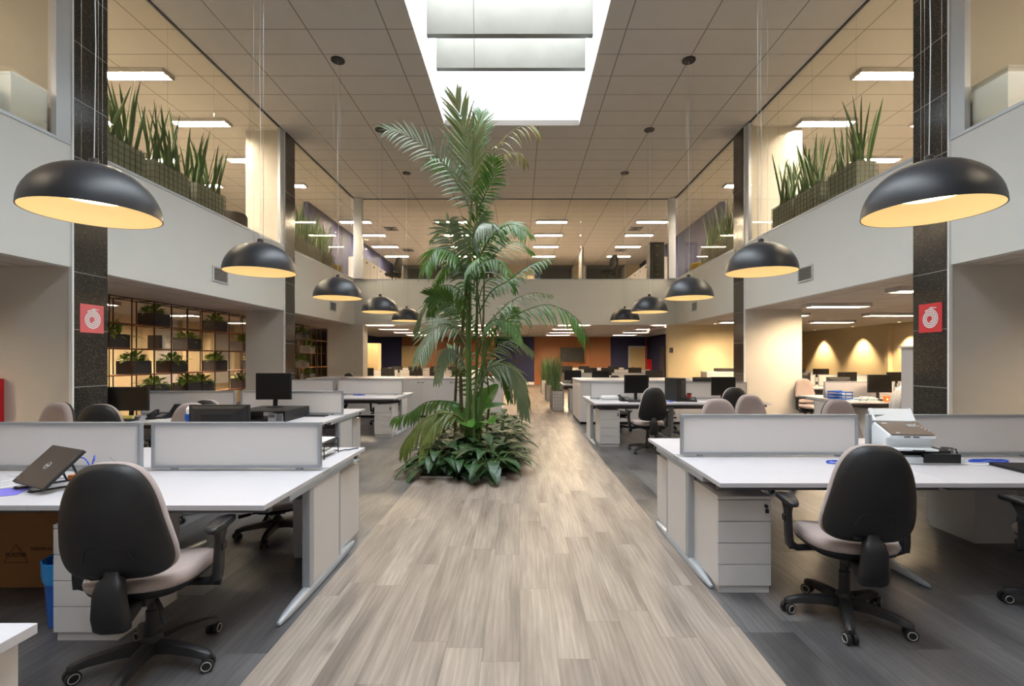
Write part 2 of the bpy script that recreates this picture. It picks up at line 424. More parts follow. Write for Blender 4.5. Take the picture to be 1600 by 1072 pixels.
# gallery glazing: panes with thin dark joints
wn_ = 0
def window(mb, joints=None, x=0, y=0):
    global wn_; wn_ += 1
    return struct('window_%d' % wn_, mb, M['glass'])
def glaze_side(X, segs):
    for a, b in segs:
        L = b-a; k_ = max(1, round(L/1.13)); w = L/k_
        for i in range(k_):
            window(MB().box(X-.006, X+.006, a+i*w+.003, a+(i+1)*w-.003, ZF+.03, ZC-.02))
glaze_side(XL-.04, [(-5.9, -.3), (-.2, 5.5), (6.26, 10.72), (11.45, 15.4)])
glaze_side(XR+.04, [(-5.9, -.3), (-.2, 5.4), (6.15, 10.52), (11.29, 15.4)])
w = (4.78+5.06)/7
for i in range(7): window(MB().box(-5.06+i*w+.004, -5.06+(i+1)*w-.004, YB+.02, YB+.032, ZF+.03, ZC-.025))
# outer walls
struct('wall_outer_left', MB().box(-10, -9.8, -6, 28.5, 0, 2.72), M['warm_wall'])
struct('wall_outer_right', MB().box(11.65, 11.8, -6, 20.2, 0, ZS), M['warm_wall'])
struct('wall_outer_right_pilaster', MB().box(11.5, 11.65, 15.1, 15.3, 0, ZS), M['warm_wall'])
struct('wall_right_room_back', MB().box(7.45, 11.8, 20.0, 20.2, 0, ZS), M['warm_wall'])
struct('wall_behind', MB().box(-12, 12.5, -6.2, -6, 0, ZC), M['plaster'])
struct('wall_upper_left', MB().box(-12.2, -12, -6, 28.5, ZF-.1, ZC), M['warm_wall'])
struct('wall_upper_right', MB().box(12.5, 12.7, -6, 28.5, ZF-.1, ZC), M['warm_wall'])
struct('wall_upper_back', MB().box(-12, 12.5, 26.6, 26.8, ZF-.1, ZC), M['warm_wall'])
struct('wall_upper_back_left', MB().box(-7.1, -6.95, 15.9, 26.6, ZF-.02, ZC), M['blue_wall'])
struct('wall_upper_back_right', MB().box(6.6, 6.75, 15.9, 26.6, ZF-.02, ZC), M['blue_wall'])
# back room
BW = 27.5
def seg(name, x0, x1, m): struct(name, MB().box(x0, x1, BW, BW+.15, 0, 2.72), m)
seg('wall_back_room_navy_left', -10, -6.7, M['blue_wall'])
seg('wall_back_room_wood_left', -6.7, -1.35, M['veneer'])
seg('wall_back_room_navy_middle', -1.35, .83, M['blue_wall'])
seg('wall_back_room_wood_right', .83, 5.17, M['veneer'])
seg('wall_back_room_navy_right', 5.17, 7.5, M['blue_wall'])
struct('wall_back_room_right', MB().box(7.3, 7.45, YB+.2, 27.5, 0, 2.72), M['blue_wall'])
struct('baseboard_back', MB().box(-1.35, .83, BW-.02, BW, 0, .16), M['white'])
struct('wall_back_room_left', MB().box(-8.2, -8.05, 20.5, 27.5, 0, 2.72), M['blue_wall'])
# cream sliding panel + doors
d1 = struct('door_1', MB().box(-6.7, -5.68, BW-.05, BW-.005, 0, 2.2), M['doorw'])
d2 = struct('door_2', MB().box(6.27, 7.12, BW-.05, BW-.005, 0, 2.1), M['doorw'])
f_ = MB(); f_.box(6.17, 6.27, BW-.07, BW-.005, 0, 2.2); f_.box(7.12, 7.22, BW-.07, BW-.005, 0, 2.2); f_.box(6.17, 7.22, BW-.07, BW-.005, 2.1, 2.2)
f_.build('door_frame', M['cream_lam'], parent=d2)
MB().tube([(6.36, BW-.06, 1.0), (6.36, BW-.11, 1.0), (6.48, BW-.11, 1.0)], .012, 8).build('door_handle', M['chrome'], parent=d2)
d3 = struct('door_3', MB().box(7.27, 7.3, 24.2, 25.1, 0, 2.1), M['blackm'])
MB().box(7.24, 7.27, 24.3, 24.34, .8, 1.7).build('door_handle', M['chrome'], parent=d3)
# gallery seen past the piers: walls that close the left lower room (pilasters and blinds)
for i in range(9):
    trim(MB().box(-9.8, -9.62, 6.3+i*1.25, 6.55+i*1.25, 0, ZS), M['warm_wall'])
for i in range(3):
    b_ = MB()
    b_.box(-9.74, -9.68, 10.2+i*2.5, 11.2+i*2.5, 2.51, ZS)
    for j in range(40): b_.box(-9.72, -9.69, 10.2+i*2.5, 11.2+i*2.5, .7+j*.045, .735+j*.045)
    o = b_.build('window_blind', M['cream_lam'])
    tag(o, ['horizontal slat blind behind the plant shelf, nearest of three', 'horizontal slat blind behind the plant shelf, middle of three', 'horizontal slat blind behind the plant shelf, farthest of three'][i], 'window blind', 'slat blinds behind the plant shelf')

# ================================================================== LIGHT FITTINGS
def troffer(tm='tube'):
    r = T('ceiling_light')
    f = MB(); L, w_ = 1.2, .3
    f.box(-L/2, L/2, -w_/2, -w_/2+.03, -.07, 0); f.box(-L/2, L/2, w_/2-.03, w_/2, -.07, 0)
    f.box(-L/2, -L/2+.03, -w_/2+.03, w_/2-.03, -.07, 0); f.box(L/2-.03, L/2, -w_/2+.03, w_/2-.03, -.07, 0)
    f.box(-L/2+.03, L/2-.03, -w_/2+.03, w_/2-.03, -.012, 0)
    f.build('frame', M['cream_lam'], r)
    l = MB()
    for s in (-1, 1): l.cyl((-L/2+.05, s*.06, -.04), (L/2-.05, s*.06, -.04), .017, 8)
    l.build('tube', M[tm], r)
    g = MB()
    for i in range(17): g.box(-L/2+.06+i*.067, -L/2+.064+i*.067, -w_/2+.03, w_/2-.03, -.068, -.02)
    g.build('louvre', M['chrome'], r)
    return r
ORD = ['nearest', 'second nearest', 'third nearest', 'fourth nearest', 'fifth nearest', 'sixth nearest', 'seventh nearest', 'eighth nearest']
def lights(xs, ys, z, where, grp):
    for a, x in enumerate(xs):
        for b, y in enumerate(ys):
            row = '' if len(xs) == 1 else ', ' + (['leftmost row', 'second row from left', 'third row from left', 'rightmost row'] if len(xs) == 4 else ['left row', 'middle row', 'right row'] if len(xs) == 3 else ['left row', 'right row'])[a]
            inst('troffer%d%d' % (z > 5, 'gallery' in where), (lambda: troffer(('tube_gal' if 'gallery' in where else 'tube') if z > 5 else 'tube_low')), 'louvred strip ceiling light %s%s, %s' % (where, row, ORD[b]), 'ceiling light', (x, y, z), 0, grp)
lights([-9.4, -6.92], [1.2, 6.83, 8.71, 10.5, 12.45, 14.3], ZC, 'over the upper left gallery', 'strip lights over the upper left gallery')
lights([6.65, 9.15], [1.2, 6.83, 8.71, 10.5, 12.45, 14.3], ZC, 'over the upper right gallery', 'strip lights over the upper right gallery')
lights([-6.15, -2.55, 1.2, 4.95], [18.1, 20.05, 22.1, 24.2], ZC, 'over the far upper floor', 'strip lights over the far upper floor')
lights([6.3, 8.9], [7.4, 9.6, 11.6, 13.8], ZS, 'over the lower right office', 'strip lights over the lower right office')
lights([-5.0, -1.6, 1.9, 5.2], [16.9, 19.2, 21.6, 24.0], 2.72, 'in the low back room', 'strip lights in the low back room')
lights([-8.3], [9.2, 11.6, 14.0], ZS, 'behind the plant shelf', 'strip lights behind the plant shelf')
lights([8.0], [2.0, 4.0], ZS, 'over the near right office', 'strip lights over the near right office')
lights([-8.0], [1.0, 3.4], ZS, 'over the near left office', 'strip lights over the near left office')
# air grilles in the ceiling
def grille():
    r = T('ceiling_vent')
    f = MB(); a = .29
    f.box(-a, a, -a, -a+.03, -.012, 0); f.box(-a, a, a-.03, a, -.012, 0); f.box(-a, -a+.03, -a, a, -.012, 0); f.box(a-.03, a, -a, a, -.012, 0)
    f.build('frame', M['cream_lam'], r)
    s = MB()
    for i in range(6):
        q = .04+i*.04
        s.box(-q, q, -q, -q+.012, -.02, -.004); s.box(-q, q, q-.012, q, -.02, -.004); s.box(-q, -q+.012, -q, q, -.02, -.004); s.box(q-.012, q, -q, q, -.02, -.004)
    s.build('louvre', M['steel_d'], r); return r
for i, (x, y) in enumerate([(-5.1, 19.2), (-.28, 19.2), (4.6, 19.2), (-5.3, 23), (4.8, 23)]):
    inst('grille', grille, 'square air grille in the far upper ceiling, ' + ['near left', 'near middle', 'near right', 'far left', 'far right'][i], 'air vent', (x, y, ZC), 0, 'square air grilles in the far ceiling')
# wall grilles on the fascia
def wallvent():
    r = T('wall_vent')
    f = MB(); f.box(0, .02, -.22, .22, -.135, -.11); f.box(0, .02, -.22, .22, .11, .135); f.box(0, .02, -.22, -.19, -.11, .11); f.box(0, .02, .19, .22, -.11, .11)
    f.build('frame', M['trimw'], r)
    s = MB()
    for i in range(9): s.obox((.008, 0, -.095+i*.024), (.009, 0, .004), (0, .19, 0), (-.001, 0, .003))
    s.build('louvre', M['steel'], r)
    MB().box(.001, .003, -.19, .19, -.11, .11).build('backing', M['blackm'], r); return r
for x, y, z, rz, lb in ((XL, 8.6, 2.98, 0, 'small louvred vent on left white fascia, nearer one'), (XL, 13.8, 2.98, 0, 'small louvred vent on left white fascia, farther one'),
                        (XR, 8.45, 2.98, PI, 'small louvred vent on right white fascia, nearer one'), (XR, 13.8, 2.98, PI, 'small louvred vent on right white fascia, farther one')):
    inst('wallvent', wallvent, lb, 'air vent', (x, y, z), rz, 'louvred vents on the fascias')
# dome pendants
def pendant():
    r = T('pendant_lamp')                      # origin at the rim centre
    R0, H = .405, .36; n_ = 12
    prof = [(R0*math.cos(a*PI/2/n_), H*math.sin(a*PI/2/n_)) for a in range(n_+1)]
    prof = [(max(x, .012), z) for x, z in prof]
    out = MB(); out.lathe([(R0, 0)]+prof[1:], n=56, cap0=False, cap1=True)
    out.lathe([(R0-.006, 0), (R0, 0)], n=56, cap0=False, cap1=False)
    out.build('lamp_shade', M['shadeblk'], r, smooth=True, angle=60)
    ins = MB(); ins.lathe([(x*.982, z*.97+.001) for x, z in prof], n=56, cap0=False, cap1=True)
    ins.build('shade_lining', M['lampin'], r, smooth=True, angle=60)
    MB().lathe([(.2, .125), (.2, .15), (.03, .15)], n=36).build('diffuser', M['lampglow'], r)
    MB().lathe([(.035, H-.01), (.03, H+.04), (.012, H+.05)], n=16).build('cap', M['blackm'], r, smooth=True)
    top = ZC-2.54-.0
    cb = MB()
    for a in (90, 210, 330): cb.tube([(.07*math.cos(R(a)), .07*math.sin(R(a)), H*.97), (.07*math.cos(R(a)), .07*math.sin(R(a)), top)], .0013, 5)
    cb.build('suspension_wire', M['chrome'], r)
    MB().tube([(0, 0, H+.03), (.012, .0, 1.2), (-.006, 0, 2.4), (.006, 0, 3.4), (0, 0, top)], .003, 6).build('cord', M['trimw'], r)
    MB().lathe([(.11, top-.022), (.115, top-.015), (.115, top)], n=32).build('canopy', M['blackm'], r)
    return r
LY = [3.45, 5.85, 8.35, 10.89, 13.43]
for side, X in (('left', -3.14), ('right', 2.92)):
    for i, y in enumerate(LY):
        x = X
        if side == 'left' and i == 0: x, y = -3.08, 3.5
        inst('pendant', pendant, 'black dome pendant lamp in the %s row, %s to the camera' % (side, ORD[i]), 'pendant lamp', (x, y, 2.54), 0, '%s row of black dome pendants' % side)

# ================================================================== CHAIR
def se(th, e):                                  # superellipse unit point
    c_, s_2 = math.cos(th), math.sin(th)
    return math.copysign(abs(c_)**(2/e), c_), math.copysign(abs(s_2)**(2/e), s_2)
def back_outline(s, n=48, grow=0):
    pts = []
    for j in range(n):
        th = 2*PI*j/n
        x0, z0 = se(th, 3.0 if math.sin(th) > 0 else 4.0)
        hw = .243+grow - (z0+1)*.043
        pts.append((x0*hw*s, z0*(.262+grow)*s))
    return pts
def chair_builder(fab, drop=0.0, arms=True, star=0):
    def b():
        r = T('office_chair'); d = -drop
        # star base
        m = MB()
        m.lathe([(.03, .06), (.042, .07), (.045, .13), (.035, .15)], n=20)
        for k in range(5):
            a = 2*PI*k/5+R(star); ca, sa = math.cos(a), math.sin(a); rs = []
            for t_, hw, z0, z1 in ((.02, .036, .07, .132), (.12, .033, .08, .13), (.24, .027, .072, .113), (.3, .022, .06, .094), (.318, .012, .06, .082)):
                ring = []
                for u, v in ((-1, 0), (-.75, .8), (0, 1), (.75, .8), (1, 0), (.6, -.0)):
                    uu = u*hw; zz = z0+(z1-z0)*max(0, v)
                    if v == -.0 and u == .6: uu = -.0; zz = z0
                    ring.append((ca*t_-sa*uu, sa*t_+ca*uu, zz))
                rs.append(ring)
            m.rings(rs)
        m.build('star_base', M['blackp'], r, smooth=True, angle=50)
        for k in range(5):
            a = 2*PI*k/5+R(star); p = Vector((math.cos(a), math.sin(a), 0)); q = Vector((-math.sin(a+.5), math.cos(a+.5), 0)); c0 = p*.3
            w_ = MB()
            for s in (-1, 1): w_.tube([c0+q*(s*.008)+Vector((0, 0, .031)), c0+q*(s*.028)+Vector((0, 0, .031))], .03, 18)
            w_.cyl(c0+Vector((0, 0, .03)), c0+Vector((0, 0, .075)), .011, 8)
            cs = w_.build('caster', M['blackp'], r)
            for s in (-1, 1):
                g_ = MB(); pts = []
                for j in range(19):
                    th = 2*PI*j/18; e1 = q.cross(Vector((0, 0, 1)))
                    pts.append(c0+q*(s*.029)+Vector((0, 0, .031))+e1*(.021*math.cos(th))+Vector((0, 0, .021*math.sin(th))))
                g_.tube(pts, .0028, 6); g_.build('wheel_ring', M['ring'], cs)
        MB().lathe([(.028, .12), (.028, .27+d), (.022, .275+d), (.022, .36+d)], n=20).build('gas_column', M['blackp'], r, smooth=True, angle=40)
        me = MB(); me.box(-.06, .06, -.16, .1, .355+d, .4+d)
        me.box(-.19, .19, -.03, .03, .385+d, .4+d)
        me.build('mechanism', M['blackm'], r, bevel=.008)
        lv = MB(); lv.tube([(.06, .03, .375+d), (.2, .04, .37+d)], .006, 8); lv.tube([(.2, .04, .37+d), (.29, .05, .362+d)], [.012, .016], 10)
        lv.build('lever', M['blackp'], r, smooth=True); lv = MB()
        lv.tube([(-.06, .05, .375+d), (-.18, .07, .372+d)], .006, 8); lv.tube([(-.18, .07, .372+d), (-.27, .08, .366+d)], [.012, .016], 10)
        lv.build('lever', M['blackp'], r, smooth=True); lv = MB()
        lv.tube([(.05, -.07, .36+d), (.085, -.09, .31+d), (.11, -.1, .25+d)], [.01, .012, .02], 10)
        lv.build('lever', M['blackp'], r, smooth=True)
        # seat shell and cushion
        def seat_ring(sx, sy, z, dip=0, e=2.9):
            ring = []
            for j in range(40):
                th = 2*PI*j/40; x0, y0 = se(th, e)
                ring.append((x0*.245*sx*(1-.05*(1-y0)/2), y0*.235*sy+.01, z - dip*max(0, y0)**3))
            return ring
        MB().rings([seat_ring(.5, .5, .385+d), seat_ring(.72, .72, .39+d), seat_ring(.95, .95, .43+d, .01), seat_ring(.985, .985, .448+d, .015)], True, True).build('seat_shell', M['blackp'], r, smooth=True, angle=50)
        MB().rings([seat_ring(.97, .97, .442+d, .015), seat_ring(1.0, 1.0, .455+d, .02), seat_ring(1.01, 1.01, .475+d, .026), seat_ring(.98, .98, .498+d, .03), seat_ring(.88, .88, .51+d, .03), seat_ring(.5, .5, .505+d, .015), seat_ring(.15, .15, .502+d)], True, True).build('seat', fab, r, smooth=True, angle=80)
        # back
        zc = .79+d; ty = -.245; tilt = math.tan(R(9))
        def by(x, z): return ty - (z+.26)*tilt + .9*x*x - .035*math.cos(z*6.0)
        def bring(s, off, grow=0): return [(x, by(x, z)+off, zc+z) for x, z in back_outline(s, grow=grow)]
        MB().rings([bring(.985, 0), bring(1.0, .012, .004), bring(1.0, .035, .004), bring(.96, .056), bring(.85, .064), bring(.6, .06), bring(.3, .056), bring(.06, .055)], True, True).build('backrest', fab, r, smooth=True, angle=80)
        bs = MB().rings([bring(1.0, .006), bring(1.01, -.004), bring(.98, -.02), bring(.9, -.034), bring(.65, -.042), bring(.3, -.045), bring(.05, -.046)], True, True).build('back_shell', M['blackp'], r, smooth=True, angle=80)
        rb = MB(); pts = []
        for x, z in ((-.105, -.245), (-.095, -.14), (-.08, -.1), (-.05, -.085), (.05, -.085), (.08, -.1), (.095, -.14), (.105, -.245)):
            s_0 = max(abs(x)/.2, abs(z)/.26)
            pts.append((x, by(x, z)-(.043 if s_0 < .7 else .0365 if s_0 < .92 else .028), zc+z))
        rb.tube(pts, .0028, 5); rb.build('rim_line', M['blackm'], bs)
        # bracket cover
        br = MB(); rs = []
        for (yy, zz, hw, hd) in ((-.285, .60, .03, .014), (-.29, .56, .032, .018), (-.30, .545, .05, .026), (-.31, .5, .058, .032), (-.305, .40, .066, .036), (-.29, .34, .066, .036), (-.27, .315, .055, .03)):
            rs.append([(hw*se(2*PI*j/20, 4)[0], yy+hd*se(2*PI*j/20, 4)[1], zz+d) for j in range(20)])
        br.rings(rs)
        rs = []
        for (yy, zz, hw, hh) in ((-.3, .37, .055, .045), (-.23, .362, .05, .04), (-.15, .375, .045, .025), (-.08, .378, .04, .02)):
            rs.append([(hw*se(2*PI*j/20, 4)[0], yy, zz+hh*se(2*PI*j/20, 4)[1]+d) for j in range(20)][::-1])
        br.rings(rs); br.cyl((-.09, -.272, .558+d), (-.05, -.272, .558+d), .018, 12)
        br.build('back_bracket', M['blackp'], r, smooth=True, angle=50)
        if arms:
            for s in (-1, 1):
                a_ = MB()
                a_.tube([(s*.12, .0, .40+d), (s*.26, -.01, .395+d), (s*.3, -.015, .42+d)], [.018, .02, .024], 10)
                rs = []
                for zz, hx, hy, ox, oy in ((.41, .02, .035, .3, -.015), (.46, .02, .034, .305, -.015), (.56, .018, .032, .308, -.012), (.6, .017, .034, .308, -.008), (.63, .018, .05, .306, .002), (.656, .02, .075, .304, .012)):
                    rs.append([(s*ox+hx*se(2*PI*j/16, 3.5)[0], oy+hy*se(2*PI*j/16, 3.5)[1], zz+d) for j in range(16)])
                a_.rings(rs); a_.box(s*.325-.008, s*.325+.008, -.03, .01, .55+d, .585+d)
                ar = a_.build('armrest', M['blackp'], r, smooth=True, angle=45)
                p_ = MB(); rs = []
                for zz, k_ in ((.688, .8), (.695, .97), (.708, 1.0), (.72, .93), (.724, .7)):
                    rs.append([(s*.3+.042*k_*se(2*PI*j/28, 2.6)[0], .03+.125*k_*se(2*PI*j/28, 2.6)[1], zz-.035+d-.01*((se(2*PI*j/28, 2.6)[1])**2)) for j in range(28)])
                p_.rings(rs).build('arm_pad', M['blackp'], ar, smooth=True, angle=60)
        return r
    return b
GC = 'taupe office chairs with black shells'
def chair(x, y, rz, label, fab='fabric', drop=0.0, arms=True, z=0, grp=None, star=0):
    key = 'chair%s%.2f%d%d' % (fab, drop, arms, star)
    return inst(key, chair_builder(M[fab], drop, arms, star), label, 'office chair', (x, y, z), R(rz), grp or (GC if fab == 'fabric' else 'black office chairs'))
chair(-1.80, 2.37, 9, 'taupe office chair with black shell back in the left foreground beside the blue bin', star=-17)
chair(1.88, 2.80, -9, 'taupe office chair with black shell back at the right foreground desk below the scanner', star=34)
chair(3.22, 2.78, -4, 'taupe office chair at the right edge of the frame, mostly hidden under the desk')
chair(-3.3, 4.55, 178, 'taupe chair facing the camera behind the left foreground divider, beside the back of a monitor')
chair(-4.72, 4.6, 170, 'taupe chair facing the camera at the left edge before the beige pier')
chair(-2.06, 4.12, 205, 'low taupe chair seen through the legs of the left foreground desk', drop=.16, arms=False)
chair(-4.15, 5.0, 12, 'black backed taupe chair standing before the left granite strip')
chair(-3.32, 5.5, -8, 'black backed chair just showing above the monitor back in the left second row')
chair(-3.05, 10.9, 180, 'black chair under the third left desk row', fab='fabricd', drop=.1)
chair(-4.2, 11.0, 160, 'taupe chair back rising above the farthest left divider by the shelf')
chair(2.05, 7.75, 3, 'black backed chair at the second right desk row beside the white drawers')
chair(3.32, 7.72, -4, 'black backed chair at the second right desk row near the granite pier', drop=0)
chair(1.98, 10.0, 200, 'black chair with dark levers tucked behind the second right desk row', fab='fabricd', drop=.1, arms=False)
chair(3.0, 10.15, 170, 'black chair on the far side of the second right desk row, below the computer tower', fab='fabricd', drop=.1, arms=False)
chair(2.17, 5.05, 176, 'taupe chair facing the camera behind the right foreground divider, middle of three', drop=.0)
chair(2.85, 5.65, 185, 'taupe chair facing the camera behind the right foreground divider, right and farthest of three')
chair(2.22, 5.95, 30, 'turned chair with black shell behind the right foreground divider, left of three', drop=.06)
chair(3.46, 4.95, 182, 'taupe chair behind the gap between the two right foreground dividers')
chair(6.22, 10.3, 180, 'taupe chair behind the blue letter tray in the right office')
chair(8.15, 11.3, 5, 'black backed chair behind the large monitor in the right office', fab='fabricd')
chair(8.4, 15.4, 0, 'black backed chair at the far desks of the right office, left one', fab='fabricd')
chair(-5.15, 14.9, 0, 'black chair back above the long low cupboards on the left', fab='fabricd')
chair(2.6, 13.5, 0, 'black chair back above the low cupboard on the right of the aisle', fab='fabricd', drop=.02)

# ================================================================== DESKS
def bench(label, xs, y0, y1, name='bench_desk', dark_under=True, dividers=True, group='white bench desks in rows'):
    """xs: module boundaries from the aisle outwards"""
    x_a, x_b = min(xs), max(xs); cx, cy = (x_a+x_b)/2, (y0+y1)/2
    r = T(name, label, 'desk', (cx, cy, 0), 0, group)
    g = .055; zt = .74; sg = 1 if xs[1] > xs[0] else -1
    for i in range(len(xs)-1):
        a, b = sorted((xs[i]-cx, xs[i+1]-cx))
        MB().box(a+.001, b-.001, y0-cy, -g, zt-.028, zt).build('tabletop', M['desk'], r, bevel=.002)
        MB().box(a+.001, b-.001, g, y1-cy, zt-.028, zt).build('tabletop', M['desk'], r, bevel=.002)
        MB().box(a+.001, b-.001, -g+.001, g-.001, zt-.03, zt-.004).build('cable_channel_cover', M['steel'], r)
        MB().box(a+.05, b-.05, -.16, .16, zt-.16, zt-.14).box(a+.05, b-.05, -.16, -.15, zt-.14, zt-.06).box(a+.05, b-.05, .15, .16, zt-.14, zt-.06).build('cable_tray', M['steel_d'], r)
        MB().box(a+.03, b-.03, y0-cy+.1, y0-cy+.14, zt-.07, zt-.03).box(a+.03, b-.03, y1-cy-.14, y1-cy-.1, zt-.07, zt-.03).build('crossbar', M['steel_d'], r)
        if dividers:
            p0, p1 = (a+.035, b-.04); z0, z1 = zt+.012, 1.063
            dv = MB().box(p0+.02, p1-.02, -.008, .008, z0+.02, z1-.02).build('divider_panel', M['frost'], r)
            fr = MB(); fr.box(p0, p1, -.018, .018, z1-.02, z1); fr.box(p0, p1, -.018, .018, z0, z0+.02); fr.box(p0, p0+.02, -.018, .018, z0+.02, z1-.02); fr.box(p1-.02, p1, -.018, .018, z0+.02, z1-.02)
            fr.build('divider_frame', M['steel'], dv, bevel=.003)
            ft = MB()
            for q in (p0+.15, p1-.15): ft.box(q-.02, q+.02, -.012, .012, zt-.004, z0)
            ft.build('divider_foot', M['steel'], dv)
    for i, x in enumerate(xs):
        x = x-cx; end = i in (0, len(xs)-1)
        if i == 0: x += sg*.03
        elif i == len(xs)-1: x -= sg*.03
        lg = MB().box(x-.024, x+.024, -.2, .24, .05, zt-.065).build('leg', M['cream_lam'], r, bevel=.004)
        MB().box(x-.025, x+.025, -.262, -.2, .045, zt-.065).build('leg_column', M['steel'], lg, bevel=.004)
        MB().box(x-.026, x+.026, .24, .262, .045, zt-.065).build('leg_column', M['steel'], lg, bevel=.004)
        MB().box(x-.03, x+.03, y0-cy+.28, y1-cy-.28, zt-.066, zt-.029).build('top_rail', M['steel'], lg, bevel=.004)
        rs = []
        hl = (y1-y0)/2-.2
        for t_ in (-1, -.97, -.85, -.6, -.3, 0, .3, .6, .85, .97, 1):
            k_ = 1-abs(t_)**3; hw = .008+.027*k_**.6; h = .022+.035*k_
            rs.append([(x-hw, t_*hl, .006), (x+hw, t_*hl, .006), (x+hw, t_*hl, h*.7), (x+hw*.6, t_*hl, h), (x-hw*.6, t_*hl, h), (x-hw, t_*hl, h*.7)])
        MB().rings(rs).build('foot', M['steel'], lg, smooth=True, angle=50)
        fp = MB()
        for s in (-1, 1): fp.lathe([(.018, 0), (.018, .012)], c=(x, s*(hl-.07), 0), n=12)
        fp.build('foot_pad', M['blackp'], lg)
    return r
bench('white double desk in the left foreground with the laptop and paper tray', [-1.32, -2.55, -3.78, -5.0], 2.5, 4.13)
bench('white double desk in the right foreground carrying the scanner', [1.22, 2.67, 4.12, 5.5], 2.945, 4.6)
bench('white double desk of the second left row with the black monitors', [-2.33, -3.78, -5.12], 5.7, 7.3)
bench('white double desk of the third left row before the low cupboards', [-2.38, -3.81, -5.2], 9.2, 10.85)
bench('white double desk of the second right row with phone, tower and red cup', [1.27, 2.75, 4.25], 8.15, 9.8)
bench('white double desk in the right office with the blue letter tray and copper bottle', [5.75, 7.17, 8.6], 8.4, 10.0)
bench('white double desk beside the tall planters right of the far aisle', [1.26, 2.76, 4.26], 13.9, 15.5)
bench('white double desk in the low back room, right side, nearer row', [2.2, 3.7, 5.2], 18.4, 20.0)
bench('white double desk in the low back room, right side, farther row', [2.0, 3.5, 5.0], 22.2, 23.8)
bench('white double desk in the low back room, left side, nearer row', [-1.6, -3.1, -4.6, -6.1], 17.6, 19.2)
bench('white double desk in the low back room, left side, farther row', [-1.6, -3.1, -4.6, -6.1], 21.6, 23.2)
bench('white double desk deep in the right office, nearer row', [6.6, 8.05, 9.5, 10.95], 12.3, 13.9)
bench('white double desk deep in the right office, farther row', [7.9, 9.35, 10.8], 16.3, 17.9)

def pedestal():
    r = T('drawer_pedestal'); w_, dp, h = .34, .47, .62
    MB().box(-w_/2, w_/2, -dp/2+.018, dp/2, .045, h-.02).build('body', M['cream_lam'], r, bevel=.0015)
    MB().box(-w_/2, w_/2, -dp/2, dp/2, h-.02, h).build('top', M['cream_lam'], r, bevel=.002)
    MB().box(-w_/2+.012, w_/2-.008, -dp/2+.012, dp/2-.012, 0, .045).build('plinth', M['cream_lam'], r)
    z = .047; hh = (h-.022-.047)/4
    for i in range(4):
        dr = MB().box(-w_/2+.001, w_/2-.001, -dp/2, -dp/2+.017, z+.0015, z+hh-.003).build('drawer', M['cream_lam'], r, bevel=.001)
        if i == 3:
            k_ = MB(); k_.cyl((w_/2-.035, -dp/2+.002, z+hh-.04), (w_/2-.035, -dp/2-.012, z+hh-.04), .011, 14)
            k_.box(w_/2-.044, w_/2-.026, -dp/2-.022, -dp/2-.012, z+hh-.08, z+hh-.055); k_.cyl((w_/2-.035, -dp/2-.016, z+hh-.055), (w_/2-.035, -dp/2-.012, z+hh-.04), .003, 6)
            k_.build('lock_and_key', M['blackp'], dr)
        z += hh
    return r
GP = 'off-white drawer pedestals'
def ped(x, y, rz, label): return inst('ped', pedestal, label, 'drawer unit', (x, y, 0), R(rz), GP)
ped(-2.3, 2.56+.235, 0, 'off-white drawer pedestal beside the blue bin under the left foreground desk')
ped(1.435, 3.085+.235, 0, 'off-white drawer pedestal with key under the right foreground desk end')
ped(-1.53, 3.86, 180, 'off-white drawer pedestal behind the leg of the left foreground desk')
ped(1.43, 4.2, 180, 'off-white drawer pedestal behind the leg of the right foreground desk')
ped(3.85, 4.14, 180, 'shaded drawer pedestal under the right foreground desk beside the edge chair')
ped(1.53, 8.44, 0, 'off-white drawer pedestal with key under the second right desk row')
ped(-2.6, 9.45, 0, 'off-white drawer pedestal under the end of the third left desk row')
ped(-2.56, 7.02, 180, 'off-white drawer pedestal at the back of the second left desk row')
ped(1.6, 14.1, 0, 'off-white drawer pedestal beside the tall planters in the far aisle')
ped(6.25, 8.66, 0, 'white drawer pedestal under the right office desk end')

# low cupboards
def cupboard(label, x0, x1, y0, y1, nu, h=1.0, front=-1, grp=None, name='low_cupboard'):
    uw = (x1-x0)/nu
    w_ = MB().box(x0-.01, x1+.01, y0-.01, y1+.01, h-.028, h)
    o = w_.build('cupboard_worktop', M['desk'], bevel=.003); tag(o, label[1], 'worktop')
    o.location = (0, 0, 0)
    for i in range(nu):
        cx = x0+uw*(i+.5); cy = (y0+y1)/2; hw = uw/2-.0015; hd = (y1-y0)/2
        r = T(name, label[0] % ORDU(i, nu), 'cupboard', (cx, cy, 0), 0, grp)
        MB().box(-hw, hw, -hd+.02, hd-.02 if True else hd, .06, h-.03).build('body', M['cream_lam'], r)
        MB().box(-hw+.01, hw-.01, -hd+.04, hd-.04, 0, .06).build('plinth', M['blackm'], r)
        for sd in (-1, 1):
            for ys in (-1, 1):
                a, b = (-hw+.001, -.0015) if sd < 0 else (.0015, hw-.001)
                yf = ys*hd; dr = MB().box(a, b, min(yf, yf-ys*.018), max(yf, yf-ys*.018), .065, h-.035).build('door', M['cream_lam'], r)
                xh = -.05 if sd < 0 else .05
                MB().box(xh-.03, xh+.03, min(yf, yf+ys*.008), max(yf, yf+ys*.008), h-.12, h-.1).build('handle', M['steel_d'], dr)
def ORDU(i, n_): return ['leftmost', 'second from left', 'third from left', 'fourth from left', 'fifth from left', 'sixth from left'][i] if i < n_-1 else 'rightmost'
cupboard(('low white two door cupboard behind the palm, %s', 'long white worktop over the low cupboards behind the palm'), -5.37, -.45, 12.2, 13.45, 6, grp='low cupboards behind the palm')
